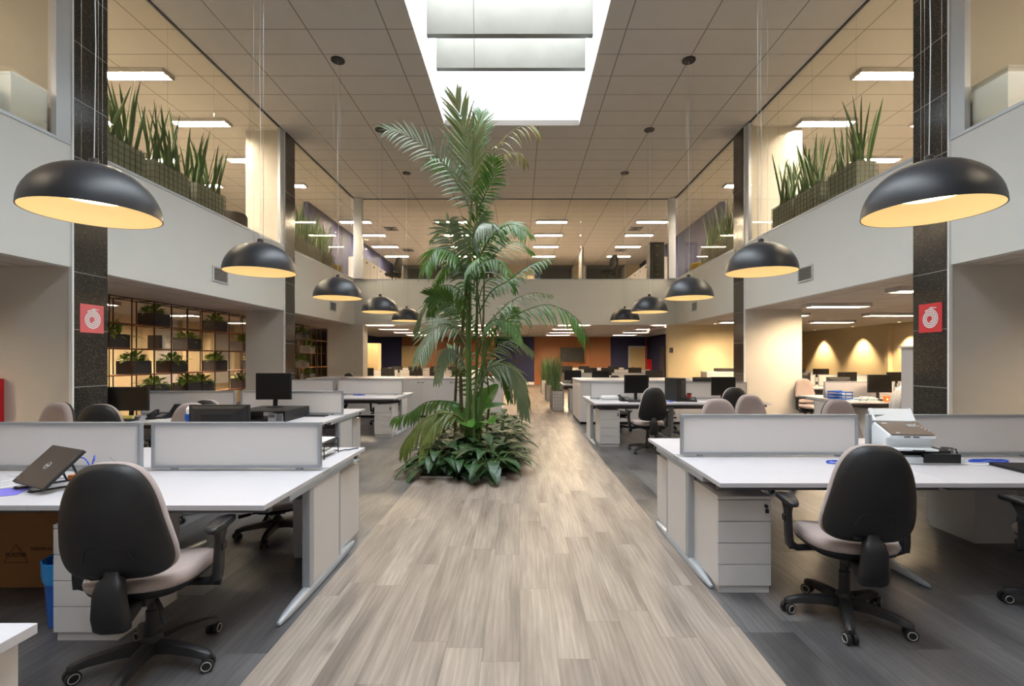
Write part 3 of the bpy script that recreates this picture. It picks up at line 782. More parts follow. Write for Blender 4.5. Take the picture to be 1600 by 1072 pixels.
cupboard(('low white two door cupboard right of the aisle, %s', 'white worktop over the low cupboards right of the aisle'), 1.37, 4.37, 10.95, 12.55, 4, grp='low cupboards right of the aisle')

# side cabinet, bottom-left corner of the frame
r = T('side_cabinet', 'white side cabinet corner at the bottom left of the picture', 'cabinet', (-1.9, 1.0, 0))
MB().box(-.5, .515, -.5, .39, .71, .74).build('top', M['desk'], r, bevel=.002)
MB().box(-.48, .48, -.48, .37, .0, .71).build('body', M['cream_lam'], r, bevel=.002)
# tall white locker behind the right granite pier
r = T('tall_cupboard', 'tall white cupboard whose edge shows beside the right granite pier', 'cupboard', (6.1, 7.0, 0))
MB().box(-.42, .42, -.2, .2, 0, 1.65).build('body', M['cream_lam'], r, bevel=.003); MB().box(-.45, .43, -.22, .22, 1.65, 1.68).build('top', M['cream_lam'], r)
for s in (-1, 1): MB().box(min(0, s*.41)+.002, max(0, s*.41)-.002, -.215, -.2, .05, 1.64).build('door', M['cream_lam'], r)
# tall cream cupboards, back left
for i in range(2):
    r = T('tall_cupboard', ['tall cream cupboard at the far left of the back room, left one', 'tall cream cupboard at the far left of the back room, right one'][i], 'cupboard', (-6.62+i*.58, 19.9, 0), 0, 'tall cream cupboards in the back room')
    MB().box(-.28, .28, -.22, .22, 0, 2.12).build('body', M['doorw'], r)
    dr = MB().box(-.275, .275, -.24, -.221, .06, 2.1).build('door', M['doorw'], r)
    MB().box(.2 if i == 0 else -.25, .25 if i == 0 else -.2, -.255, -.24, 1.0, 1.03).build('handle', M['steel_d'], dr)

# ================================================================== MONITORS AND SMALL THINGS
def monitor(w_=.5, h=.31, sz=.12):
    def b():
        r = T('computer_monitor')
        MB().box(-w_/2, w_/2, -.018, .012, sz, sz+h).build('bezel', M['blackp'], r, bevel=.003)
        MB().box(-w_/2+.013, w_/2-.013, -.0205, -.018, sz+.016, sz+h-.012).build('screen', M['screen'], r)
        bk = MB(); rs = []
        for yy, k_ in ((.012, .94), (.03, .8), (.045, .5)): rs.append([(sx*w_/2*k_, yy, sz+h/2+sy*h/2*k_) for sx, sy in ((-1, -1), (1, -1), (1, 1), (-1, 1))])
        bk.rings(rs); cs = bk.build('rear_housing', M['blackp'], r)
        v = MB()
        for i in range(11): v.obox(((-.3+.06*i)*w_, .03+.004, sz+h*.84), (.012, 0, 0), (0, .003, 0), (0, 0, .0022))
        for s in (-1, 1):
            for i in range(7): v.obox((s*w_*(.33-.012*i), .036, sz+h*(.25+.07*i)), (.018, 0, 0), (0, .003, 0), (0, 0, .002))
        v.build('rear_vents', M['blackm'], cs)
        st = MB(); st.obox((0, .045, sz/2+.06), (.028, 0, 0), (0, .008, 0), (0, .01, sz/2+.06)); st.build('stand_neck', M['blackp'], r, bevel=.003)
        MB().lathe([(.1, 0), (.1, .008), (.06, .014)], c=(0, .03, 0), n=28).build('stand_base', M['blackp'], r)
        return r
    return b
def mon(x, y, z, rz, label, key='m', **k):
    return inst('mon'+key, monitor(**k), label, 'monitor', (x, y, z), R(rz), 'black computer monitors')
ZT = .7405
mon(-3.16, 6.22, .871, 4, 'black monitor on the dark riser of the second left row', 'a', w_=.44, h=.34, sz=.1)
mon(-2.395, 3.86, ZT, 180, 'black monitor seen from the back above the left foreground divider', 'b', w_=.475, h=.29, sz=.1)
mon(-4.93, 6.1, ZT, 0, 'black monitor in front of the left granite strip', 'c', w_=.51, h=.3, sz=.1)
mon(2.11, 8.75, ZT, 2, 'black monitor left of the upright tower, second right row', 'd', w_=.44, h=.33, sz=.13)
mon(3.62, 8.6, ZT, -3, 'black monitor right of the upright tower, behind the tall chair', 'd2', w_=.42, h=.33, sz=.1)
mon(3.62, 9.45, ZT, 180, 'black monitor seen from the back on the far side of the second right row', 'b')
mon(2.3, 9.5, ZT, 180, 'back of a dark monitor just left of the phone desk screen', 'b')
mon(6.62, 8.9, ZT, 0, 'large black monitor on the right office desk beside the copper bottle', 'd')
mon(6.33, 9.6, ZT, 180, 'black monitor back behind the divider of the right office', 'b')
GM = [(1.6, 14.6), (2.4, 14.35), (4.0, 14.4), (2.75, 18.8), (3.4, 18.7), (4.5, 18.9), (3.0, 22.6), (4.4, 22.7), (2.2, 22.5)]
nm = ['leftmost on the planter side desk', 'second on the planter side desk', 'rightmost on the planter side desk', 'left of three on the next desk', 'middle of three on the next desk', 'right of three on the next desk', 'middle of three on the farthest desk', 'right of three on the farthest desk', 'left of three on the farthest desk']
for (x, y), q in zip(GM, nm): mon(x, y, ZT, rnd.uniform(-6, 6), 'small black monitor right of the far aisle, ' + q, 'c')
for j, (y, q) in enumerate(((18.0, 'nearer'), (22.0, 'farther'))):
    for i, x in enumerate((-5.7, -4.9, -3.9, -3.1, -2.3)):
        mon(x + .1*j, y + rnd.uniform(-.05, .25), ZT, rnd.uniform(-8, 8), 'small black monitor left of the palm in the back room, %s desk, %s' % (q, ORDU(i, 5)), 'c')
for j, (y, q) in enumerate(((12.7, 'nearer'), (16.7, 'farther'))):
    for i, x in enumerate(((7.4, 8.6, 9.9) if j == 0 else (8.5, 9.6, 10.4))):
        mon(x, y, ZT, rnd.uniform(-10, 10) + (180 if i == 0 else 0), 'small black monitor deep in the right office, %s desk, %s' % (q, ['left', 'middle', 'right'][i]), 'c' if i else 'b')

def one(name, label, cat, loc, rz=0, group=None): return T(name, label, cat, loc, R(rz), group)
# riser and case under the left monitor
r = one('monitor_riser', 'dark monitor riser under the black monitor, second left row', 'riser', (-3.1, 6.1, ZT))
MB().box(-.32, .3, -.33, .33, .118, .13).build('top', M['blackm'], r, bevel=.002); MB().box(.29, .302, -.33, .33, 0, .118).build('side_panel', M['blackm'], r); MB().box(-.32, -.308, -.33, .33, 0, .118).build('side_panel', M['blackm'], r)
r = one('desktop_computer', 'grey desktop computer case lying inside the dark riser', 'computer', (-2.92, 5.98, ZT))
MB().box(-.09, .09, -.2, .2, 0, .1).build('case', M['steel'], r, bevel=.004); g = MB()
for i in range(3):
    for j in range(4): g.box(.01+i*.024, .028+i*.024, -.203, -.2, .012+j*.022, .026+j*.022)
g.box(-.08, -.005, -.203, -.2, .05, .09); g.build('front_grille', M['steel_d'], r)
# tower, second right row
r = one('desktop_computer', 'black upright computer tower between the two right monitors', 'computer', (2.79, 8.68, ZT), 14)
MB().box(-.09, .09, -.2, .2, 0, .41).build('case', M['blackp'], r, bevel=.005)
MB().box(.0, .075, -.204, -.2, .06, .38).build('front_panel', M['darkbox'], r); MB().box(.01, .065, -.207, -.204, .33, .345).build('disc_drive', M['steel_d'], r)

# laptop on a tilted stand, left foreground
P0 = Vector((-2.63, 2.67, .775)); P1 = Vector((-2.98, 2.84, .775)); e1 = (P1-P0).normalized(); nn = Vector((.44, .9, 0)).normalized()
e2 = (nn*.707+Vector((0, 0, .707))).normalized(); e3 = e1.cross(e2).normalized()
if e3.y > 0: e3 = -e3
ctr = P0 + e1*.19 + e2*.13
r = one('laptop', 'closed dark laptop propped on a stand with its lid towards the camera', 'laptop', tuple(ctr))
MB().obox(tuple(-e3*.007), e1*.19, e2*.13, e3*.006).build('base', M['blackp'], r, bevel=.003)
ld = MB().obox(tuple(e3*.004), e1*.19, e2*.13, e3*.0045).build('lid', M['lapt'], r, bevel=.003)
lg = MB(); cc = e3*.0092; pts = [cc + (-e2*.7*0) + e1*.022*math.cos(a*PI/12) + e2*.022*math.sin(a*PI/12) for a in range(25)]
lg.tube(pts, .0014, 5); lg.build('round_logo', M['trimw'], ld)
def text(body, size, m, parent, mw, align='CENTER', ext=.0004, name='lettering'):
    cu = bpy.data.curves.new(name, 'FONT'); cu.body = body; cu.size = size; cu.extrude = ext; cu.align_x = align; cu.align_y = 'CENTER'
    t_ = bpy.data.objects.new(name, cu); COL.objects.link(t_)
    dg = bpy.context.evaluated_depsgraph_get(); me = bpy.data.meshes.new_from_object(t_.evaluated_get(dg)); bpy.data.objects.remove(t_)
    me.materials.clear(); me.materials.append(m); o = bpy.data.objects.new(name, me); COL.objects.link(o)
    if parent: o.parent = parent
    o.matrix_local = mw; return o
def basis(o, x, y): x = Vector(x).normalized(); y = Vector(y).normalized(); z = x.cross(y); return Matrix(((x.x, y.x, z.x, o[0]), (x.y, y.y, z.y, o[1]), (x.z, y.z, z.z, o[2]), (0, 0, 0, 1)))
text('DELL', .016, M['trimw'], ld, basis(e3*.0092, -e1, e2))
r = one('laptop_stand', 'small black stand holding up the tilted laptop', 'laptop stand', (ctr.x, ctr.y, ZT)); st = MB()
for k_ in (-.09, .09):
    a = P0+e1*(.19+k_); pf = Vector((a.x, a.y, ZT))-Vector((ctr.x, ctr.y, ZT)); hz = Vector((0, 0, .022))
    st.tube([pf+Vector((0, 0, .012))-nn*.01, pf+Vector((0, 0, .006))+nn*.22], .006, 8)
    st.tube([pf+Vector((0, 0, .006))+nn*.21, pf+Vector((0, 0, .13))+nn*.165], .006, 8)
    st.tube([pf+Vector((0, 0, .012))-nn*.01, pf+Vector((0, 0, .006))-nn*.028+Vector((0, 0, .014))], .008, 8)
st.tube([Vector((ctr.x, ctr.y, ZT))*0+e1*-.09+nn*.13+Vector((0, 0, .006)), e1*.09+nn*.13+Vector((0, 0, .006))], .005, 8)
st.build('stand', M['blackp'], r)
def cable(name, label, pts, m, rad=.0035):
    c_ = Vector(pts[0]); P = [Vector(p) for p in pts]; out = []
    for i in range(len(P)-1):
        p0 = P[max(i-1, 0)]; p1 = P[i]; p2 = P[i+1]; p3 = P[min(i+2, len(P)-1)]
        for j in range(6):
            t = j/6; out.append(.5*((2*p1)+(-p0+p2)*t+(2*p0-5*p1+4*p2-p3)*t*t+(-p0+3*p1-3*p2+p3)*t**3) - c_)
    out.append(P[-1]-c_)
    o = MB().tube(out, rad, 6).build(name, m, loc=c_, smooth=True); tag(o, label, 'cable'); return o
zt = ZT+.004
cable('network_cable', 'blue network cable arching behind the propped laptop', [(-3.0, 3.1, zt), (-2.98, 3.12, .8), (-2.9, 3.1, .86), (-2.75, 3.05, .87), (-2.66, 3.0, .83), (-2.62, 2.98, .9), (-2.55, 2.9, .89)], M['blue_wire'], .004)
cable('power_cable', 'grey cable trailing from the propped laptop along the desk', [(-2.5, 2.95, .9), (-2.44, 3.0, .8), (-2.5, 3.1, zt), (-2.7, 3.12, zt), (-2.9, 3.05, zt), (-3.2, 3.1, zt)], M['ring'], .003)
cable('power_cable', 'thin white cables at the left edge of the left foreground desk', [(-2.95, 3.0, zt), (-3.05, 2.8, zt), (-3.2, 2.9, zt), (-3.1, 3.08, zt), (-3.3, 3.12, zt)], M['white'], .003)
r = one('sticky_note_block', 'small orange box on the left desk beside the propped laptop', 'box', (-2.775, 3.02, ZT)); MB().box(-.03, .03, -.02, .02, 0, .034).build('block', M['orange'], r, bevel=.002)
o = MB().box(-.16, .16, -.1, .1, 0, .002).build('paper_sheet', M['purple'], loc=(-2.98, 2.71, ZT+.0003)); o.rotation_euler.z = R(25); tag(o, 'lilac paper sheet at the left edge of the left foreground desk', 'paper')
o = MB().box(-.1, .1, -.08, .08, 0, .002).build('paper_sheet', M['purple'], loc=(2.71, 4.05, ZT+.0003)); tag(o, 'lilac folder seen through the gap between the right dividers', 'paper')
# cardboard box and bin
r = one('cardboard_box', 'large brown cardboard box in the shade under the left foreground desk', 'box', (-3.16, 3.39, 0))
MB().box(-.44, .42, -.23, .23, 0, .5).build('carton', M['card'], r, bevel=.004); MB().box(-.43, .41, -.03, .03, .501, .503).build('tape', M['stemb'], r)
mwb = lambda x, z: basis((x, -.2315, z), (1, 0, 0), (0, 0, 1))
text('PLASTER', .036, M['soil'], r, mwb(-.13, .215)); text('PLASTER SO BRASIL', .026, M['soil'], r, mwb(.08, .255))
tr = MB(); tq = [(-.21, .165), (-.05, .165), (-.13, .285)]
for a, b in zip(tq, tq[1:]+tq[:1]): tr.obox(((a[0]+b[0])/2, -.2315, (a[1]+b[1])/2), ((b[0]-a[0])/2, 0, (b[1]-a[1])/2), (0, .0008, 0), (.0, 0, .0015))
tr.build('printed_triangle', M['soil'], r)
r = one('waste_bin', 'blue waste bin with a folded blue bag under the left foreground desk', 'bin', (-2.575+.0, 2.78, 0))
MB().lathe([(.1, .003), (.118, .3), (.121, .3), (.126, .36), (.12, .36), (.112, .29), (.096, .012)], n=36, cap0=True, cap1=True).build('bin', M['blue_pl'], r, smooth=True, angle=50)
bg = MB(); rs = []
for z, q in ((.25, .123), (.262, .127), (.275, .124), (.29, .13), (.31, .127), (.362, .132), (.368, .126), (.34, .118), (.2, .108)):
    rs.append([((q+.0022*math.sin(j*1.7+z*60)-.001)*math.cos(2*PI*j/36), (q+.0022*math.sin(j*1.7+z*60)-.001)*math.sin(2*PI*j/36), z+.004*math.sin(j*.9)) for j in range(36)])
bg.rings(rs, False, False).build('bin_bag', M['blue_bag'], r, smooth=True)
# paper tray on the left desk
r = one('paper_tray', 'black wire paper tray with sheets on the left foreground desk end', 'letter tray', (-1.6, 3.75, ZT)); t_ = MB()
for x in (-.14, .14):
    for y in (-.14, .14): t_.cyl((x, y, 0), (x, y, .12), .004, 8)
for z in (.02, .07, .12):
    for y in (-.14, .14): t_.cyl((-.14, y, z), (.14, y, z), .003, 6)
    for x in (-.14, .14): t_.cyl((x, -.14, z), (x, .14, z), .003, 6)
    for i in range(9): t_.cyl((-.14+i*.035, -.14, z), (-.14+i*.035, .14, z), .0015, 5)
t_.build('frame', M['blackm'], r)
for i, z in enumerate((.024, .125)):
    o = MB().box(-.11, .12, -.13, .13, 0, .012-.006*i).build('paper_stack', M['paper'], loc=(-1.6, 3.75, ZT+z)); tag(o, ['paper stack on the lower level of the black wire tray', 'white sheets lying on top of the black wire tray'][i], 'paper')
cable('headset_cord', 'coiled dark cord at the far corner of the left foreground desk', [(-1.56, 3.95, zt), (-1.5, 3.98, zt), (-1.47, 3.94, zt), (-1.44, 3.97, zt+.004), (-1.41, 4.0, zt), (-1.38, 4.03, zt+.004), (-1.36, 4.07, zt)], M['blackp'], .005)
# bottle figure & notes behind the left divider
r = one('spray_bottle', 'blue bottle with white cap beside the back of the monitor', 'bottle', (-2.68, 3.92, ZT))
MB().lathe([(.03, 0), (.035, .02), (.035, .16), (.028, .21), (.02, .24), (.03, .27), (.028, .31)], n=20).build('bottle', M['blue_pl'], r, smooth=True); MB().lathe([(.02, .31), (.022, .35), (.01, .37)], n=16).build('cap', M['white'], r)
MB().lathe([(.0355, .05), (.0355, .12)], n=20, cap0=False, cap1=False).build('label_band', M['paper'], r)
# scanner set, right foreground
r = one('flatbed_base', 'flat white and black document dock under the white scanner', 'scanner dock', (2.93, 3.6, ZT), -4)
MB().box(-.25, .25, -.14, .13, 0, .05).build('body', M['scanw'], r, bevel=.006); MB().box(-.27, .22, -.06, .15, .05, .085).build('lid', M['blackp'], r, bevel=.004)
MB().box(-.03, .22, -.146, -.12, .012, .075).build('front_slot', M['screen'], r)
r = one('document_scanner', 'white document scanner with bronze panel on the right foreground desk', 'scanner', (2.86, 3.6, ZT+.086), -8)
w_ = .155
def prof(mb, pts, x0, x1): mb.rings([[(x0, y, z) for y, z in pts], [(x1, y, z) for y, z in pts]][::-1]); return mb
prof(MB(), [(-.09, .02), (-.075, .0), (.12, 0), (.13, .15), (.1, .185), (-.1, .115), (-.105, .095), (-.06, .085), (-.05, .025)], -w_, w_).build('body', M['scanw'], r, bevel=.006)
MB().obox((0, -.008, .1545), (w_-.012, 0, 0), (0, .096, .0338), (0, -.0009, .0026)).build('control_panel', M['scanb'], r)
MB().obox((.07, .03, .171), (.03, 0, 0), (0, .018, .0063), (0, -.0003, .001)).build('display', M['steel'], r)
bt = MB()
for i in range(5): bt.obox((.105+.008*i-.0, .05-.025*i, .1788-.0088*i), (.004, 0, 0), (0, .003, .001), (0, 0, .001))
bt.obox((-.1, .06, .1818), (.018, 0, 0), (0, .004, .0014), (0, 0, .0006)); bt.obox((-.09, -.085, .1305), (.012, 0, 0), (0, .003, .001), (0, 0, .0006)); bt.build('panel_marks', M['white'], r)
MB().box(-.06, -.02, -.108, -.104, .1, .107).box(.0, .04, -.108, -.104, .1, .107).build('sensor_slots', M['blackp'], r)
MB().obox((0, .155, .235), (.13, 0, 0), (0, .03, .045), (0, -.004, .002)).obox((-.138, .15, .235), (.01, 0, 0), (0, .03, .045), (0, -.012, .006)).obox((.138, .15, .235), (.01, 0, 0), (0, .03, .045), (0, -.012, .006)).build('paper_feeder', M['scanw'], r, bevel=.003)
MB().obox((0, -.12, .018), (.13, 0, 0), (0, .045, -.003), (0, 0, .008)).build('output_tray', M['scanw'], r, bevel=.004)
MB().box(-.04, .04, -.167, -.16, .008, .02).build('tray_slot', M['blackp'], r)
r = one('steel_mug', 'steel mug with a black handle beside the scanner', 'mug', (3.2, 3.62, ZT))
MB().lathe([(.04, 0), (.04, .09), (.037, .09), (.036, .006)], n=28).build('cup', M['chrome'], r, smooth=True)
MB().tube([(.04, 0, .075), (.065, 0, .08), (.075, 0, .05), (.065, 0, .02), (.04, 0, .015)], .005, 8).build('handle', M['blackp'], r, smooth=True)
r = one('laptop', 'closed black laptop lying flat at the right edge of the right foreground desk', 'laptop', (3.52, 3.3, ZT), -3)
MB().box(-.19, .19, -.13, .13, .002, .012).build('base', M['blackp'], r, bevel=.003); ld = MB().box(-.19, .19, -.13, .13, .0125, .021).build('lid', M['blackp'], r, bevel=.003)
text('DELL', .018, M['trimw'], ld, basis((0.02, .03, .0212), (1, 0, 0), (0, 1, 0)))
def coil(cx, cy, a, b, n_, ph=0): return [(cx+a*(1+.1*math.sin(i*2.3))*math.cos(i*PI/4+ph), cy+b*math.sin(i*PI/4+ph), zt+.003*(i % 3)) for i in range(n_)]
cable('network_cable', 'coiled blue cable on the right foreground desk beside the tall chair back', coil(2.3, 3.5, .07, .05, 19), M['blue_wire'], .004)
cable('network_cable', 'coiled blue cable behind the flat black laptop', coil(3.45, 3.55, .14, .04, 21), M['blue_wire'], .004)
cable('power_cable', 'thin white cable with black plug beside the steel mug', [(3.12, 3.45, zt), (3.2, 3.46, zt), (3.3, 3.42, zt), (3.36, 3.47, zt)], M['white'], .004)
# second right row clutter
r = one('paper_stack', 'stack of papers and magazines at the left end of the second right row', 'papers', (1.62, 8.7, ZT), 6)
for i, (w2, m_) in enumerate(((.15, 'paper'), (.14, 'steel'), (.15, 'paper'), (.13, 'white'))): MB().box(-w2, w2, -.11+.01*i, .11, i*.021, i*.021+.02).build('bundle', M[m_], r, bevel=.002)
def phone():
    r = T('desk_phone'); prof(MB(), [(-.1, 0), (.1, 0), (.1, .07), (-.1, .02)], -.1, .1).build('body', M['blackp'], r, bevel=.005)
    k = MB()
    for i in range(3):
        for j in range(4): k.obox((.01+i*.025, -.06+j*.028, .034+.007*j), (.008, 0, 0), (0, .008, .002), (0, -.001, .003))
    k.build('keypad', M['ring'], r)
    MB().tube([(-.07, -.09, .045), (-.07, -.05, .065), (-.07, .05, .095), (-.07, .09, .09)], [.022, .014, .014, .022], 10).build('handset', M['blackp'], r, smooth=True); return r
inst('phone', phone, 'black desk phone beside the paper stack, second right row', 'telephone', (1.87, 8.6, ZT), R(10), 'black desk phones')
inst('phone', phone, 'black desk phone right of the upright tower', 'telephone', (3.02, 8.55, ZT), R(-12), 'black desk phones')
inst('phone', phone, 'black desk phone in front of the granite strip, second left row', 'telephone', (-4.55, 6.1, ZT), R(5), 'black desk phones')
def keyb():
    r = T('keyboard'); MB().box(-.22, .22, -.07, .07, 0, .014).build('body', M['blackp'], r, bevel=.003); k = MB()
    for j in range(5):
        for i in range(15): k.box(-.21+i*.028, -.21+i*.028+.022, -.06+j*.025, -.06+j*.025+.02, .014, .019)
    k.build('keys', M['darkbox'], r); return r
for x, y, q in ((2.1, 8.42, 'under the monitor left of the tower, second right row'), (6.62, 8.62, 'before the large monitor in the right office'), (-2.75, 6.35, 'right of the dark riser, second left row'), (3.6, 8.3, 'behind the tall right chair, second right row'), (-4.9, 5.88, 'before the monitor by the left granite strip'), (-3.25, 5.82, 'on the desk before the dark riser')):
    inst('keyb', keyb, 'black keyboard ' + q, 'keyboard', (x, y, ZT), R(rnd.uniform(-4, 4)), 'black keyboards')
r = one('paper_cup', 'red cup with dark lid on the second right desk row', 'cup', (3.12, 8.9, ZT)); MB().lathe([(.03, 0), (.042, .1)], n=20).build('cup', M['red'], r, smooth=True); MB().lathe([(.045, .1), (.045, .115), (.035, .12)], n=20).build('lid', M['blackp'], r)
r = one('tissue_box', 'small open tissue box beside the red cup', 'box', (3.0, 8.75, ZT), 8); MB().box(-.05, .05, -.04, .04, 0, .05).build('box', M['doorw'], r); MB().rings([[(.02*math.cos(a), .02*math.sin(a), .05) for a in (0, 1.5, 3, 4.5)], [(.03*math.cos(a+.4), .03*math.sin(a+.4), .1) for a in (0, 1.5, 3, 4.5)]]).build('tissue', M['white'], r)
o = MB().box(-.12, .12, -.08, .08, 0, .006).build('paper_sheet', M['paper'], loc=(3.25, 8.5, ZT+.0005)); tag(o, 'white papers on the desk between phone and tall chair, second right row', 'paper')
o = MB().box(-.15, .15, -.1, .1, 0, .02).build('closed_laptop', M['blackp'], loc=(4.05, 8.6, ZT+.0005), bevel=.003); tag(o, 'closed black laptop at the right end of the second right row', 'laptop')
cable('network_cable', 'blue cable by the foot of the upright tower', coil(2.62, 8.45, .07, .04, 14), M['blue_wire'], .005)
cable('network_cable', 'blue cable on the third left desk row', coil(-3.3, 9.95, .12, .05, 14), M['blue_wire'], .006)
# second left row clutter
r = one('wedge_stand', 'dark tilted laptop on the second left row beside the chair back', 'laptop', (-4.5+.0, 5.95-.02, ZT+.002), 0)
MB().obox((0, 0, .075), (.16, 0, 0), (0, .07, .07), (0, -.006, .006)).build('panel', M['blackp'], r, bevel=.003)
r.location = (-4.42, 6.35, ZT+.004)
o = MB().box(-.1, .1, -.04, .04, 0, .05).build('note_box', M['yellow'], loc=(-4.95, 5.82+.2, ZT+.0005)); o.location.y = 6.0-.05; o.location = (-5.0+.12, 5.98, ZT+.0005)
o.scale = (1, .5, 1); tag(o, 'pale yellow note pad below the monitor by the granite strip', 'note pad')
o = MB().box(-.2, .2, -.12, .12, 0, .006).build('paper_sheet', M['paper'], loc=(-4.3, 5.9, ZT+.0005)); tag(o, 'white papers on the second left desk row beside the black chair back', 'paper')
# right office clutter
r = one('letter_tray', 'three tier blue wire letter tray at the corner of the right office desk', 'letter tray', (5.93, 8.95, ZT))
t_ = MB()
for z in (.012, .07, .13): 
    t_.box(-.14, .14, -.15, -.145, z, z+.022); t_.box(-.14, .14, .145, .15, z, z+.022); t_.box(-.14, -.135, -.145, .145, z, z+.022); t_.box(-.135, .14, -.145, .145, z, z+.003)
for x in (-.12, 0, .12): t_.box(x-.004, x+.004, -.156, -.15, 0, .15)
for x in (-.12, .12): t_.box(x-.004, x+.004, .15, .156, 0, .15)
t_.build('trays', M['blue_pl'], r)
r = one('paper_stack', 'heap of papers in clear trays on the right office desk', 'papers', (6.12, 8.62, ZT))
for i, (w2, m_) in enumerate(((.2, 'paper'), (.17, 'ltblue'), (.19, 'paper'), (.15, 'white'))): MB().box(-w2+.05*i, w2+.02, -.1+.01*i, .1, i*.018, i*.018+.016).build('bundle', M[m_], r, bevel=.002)
pn = MB(); pn.obox((-.12, -.13, .06), (.003, 0, 0), (0, .003, 0), (.04, 0, .05)); pn.obox((0, -.13, .06), (.003, 0, 0), (0, .003, 0), (.04, 0, .05)); pn.build('tray_arm', M['blackm'], r)
r = one('card_box', 'small orange and white box on the right office desk', 'box', (6.25, 8.47, ZT+.0005), 10)
r.location = (6.42-.0, 8.46, ZT); MB().box(-.045, .045, -.03, .03, 0, .1).build('box', M['orange'], r, bevel=.002); MB().box(-.03, .0, -.031, -.03, .03, .06).build('printed_mark', M['white'], r)
r = one('water_bottle', 'copper coloured metal bottle on the right office desk', 'bottle', (7.0, 8.6, ZT))
MB().lathe([(.036, 0), (.038, .01), (.038, .17), (.02, .2), (.018, .21)], n=24).build('bottle', M['copperm'], r, smooth=True); MB().lathe([(.02, .21), (.02, .25), (.012, .255)], n=20).build('cap', M['copper'], r)
for i, c_ in enumerate(('yellow', 'orange', 'signred')):
    o = MB().box(-.03, .03, -.003, 0, -.03, .03).build('sticky_note', M[c_], loc=(7.32+.075*i, 9.18, 1.0)); tag(o, ['yellow sticky note on the right office divider', 'orange sticky note on the right office divider', 'red sticky note on the right office divider'][i], 'sticky note', 'sticky notes on the divider')
# knitted cardigan over a chair back, by the white cupboard
r = one('knitted_cardigan', 'grey and white knitted cardigan hanging beside the white cupboard', 'cardigan', (6.0, 7.5, 0))
cg = MB(); rs = []
for z, hw, hd, ox in ((.50, .19, .10, -.02), (.62, .22, .13, -.03), (.78, .23, .14, -.02), (.9, .22, .14, 0), (1.0, .19, .12, .03), (1.08, .13, .1, .06), (1.13, .07, .07, .08)):
    rs.append([(ox+hw*(1+.05*math.sin(j*2.1+z*9))*math.cos(2*PI*j/32), hd*(1+.08*math.sin(j*1.3))*math.sin(2*PI*j/32), z) for j in range(32)])
cg.rings(rs).build('knit_body', M['knit'], r, smooth=True, angle=80)
cs = MB(); cs.tube([(-.14, -.06, .98), (-.21, -.1, .85), (-.24, -.12, .7), (-.22, -.13, .55)], [.06, .065, .06, .05], 16); cs.build('sleeve', M['knit'], r, smooth=True)
chair(6.02, 7.62, 0, 'chair under the knitted cardigan beside the white cupboard, hidden by the granite pier', drop=.08, arms=False)

# ================================================================== SIGNS, WALL THINGS
def sign(label, X, y, z, s, mname):
    r = one('hose_sign', label, 'sign', (X, y, z))
    pnl = MB().box(min(0, s*.006), max(0, s*.006), -.165, .165, -.175, .175).build('panel', M[mname], r)
    sp = MB(); pts = []; n_ = 150
    mir = s                                    # seen from the hall side the hose winds the same way on both signs
    for i in range(n_+1):
        t = i/n_; th = t*3.6*2*PI; rr = .034+.083*t
        pts.append((s*.0085, mir*rr*math.sin(th), -.012-rr*math.cos(th)))
    # flat ribbon
    a_, b_ = [], []
    for i, p in enumerate(pts):
        q = Vector((0, p[1], p[2]+.012)); q.normalize(); a_.append(Vector(p)-q*.0075); b_.append(Vector(p)+q*.0075)
    sp.strip(a_, b_)
    last = pts[-1]; yy = last[1]; zz = last[2]
    sp.box(s*.0083-.0005, s*.0083+.0005, min(0, -s*.0)+(-.012), .012, .112, .126)
    sp.box(s*.0083-.0005, s*.0083+.0005, -.09 if s < 0 else .0, .0 if s < 0 else .09, .1135, .1235)
    sp.box(s*.0083-.0005, s*.0083+.0005, -.045 if s < 0 else .01, -.01 if s < 0 else .045, .108, .13)
    sp.build('spiral_hose_symbol', M['white'], pnl); return r
sign('pale red fire hose sign with white spiral on the left granite strip', XL+.021, 6.0, 1.99, 1, 'pinksign')
sign('red fire hose sign with white spiral on the right granite strip', XR-.021, 5.86, 1.99, -1, 'signred')
r = one('fire_hose_cabinet', 'red fire hose cabinet sliver at the left edge of the picture', 'fire cabinet', (-6.262, 5.668, 1.1)); MB().box(-.13, .135, -.08, .08, -.4, .16).build('cabinet', M['red'], r, bevel=.004); MB().box(-.08, .09, -.086, -.08, -.3, .1).build('door', M['red'], r)
# back room
r = one('television', 'black wall television on the orange wood wall', 'television', (2.97, BW-.06, 1.72)); MB().box(-.67, .67, -.04, .055, -.4, .4).build('bezel', M['blackm'], r, bevel=.005); MB().box(-.65, .65, -.044, -.04, -.38, .38).build('screen', M['screen'], r)
r = one('wall_clock', 'round dark wall clock on the navy wall behind the palm', 'clock', (-.15, BW-.03, 1.58)); MB().tube([(0, -.03, 0), (0, .03, 0)], .36, 40).build('rim', M['blackm'], r); MB().tube([(0, -.034, 0), (0, -.03, 0)], .27, 40).build('face', M['blue_wall'], r)
MB().obox((.06, -.037, .05), (.07, 0, .06), (0, .002, 0), (.005, 0, -.006)).obox((-.04, -.037, .07), (.04, 0, -.07), (0, .002, 0), (.006, 0, .003)).build('hand', M['chrome'], r)
for x, y, q in ((7.22, 26.9, 'right'), (-7.9, 26.6, 'left')):
    r = one('fire_hose_cabinet', 'red fire hose cabinet on the %s side of the back room' % q, 'fire cabinet', (7.18 if q == 'right' else -7.93, y, 1.1)); MB().box(-.12, .12, -.15, .15, -.45, .35).build('cabinet', M['red'], r); MB().box(-.1, .1, -.155, -.15, -.4, .3).build('door', M['red'], r)
o = MB().cyl((0, 0, 0), (0, 0, 2.7), .04, 12).build('fire_pipe', M['red'], loc=(7.1, 27.2, 0)); tag(o, 'vertical red fire pipe in the right corner of the back room', 'pipe')
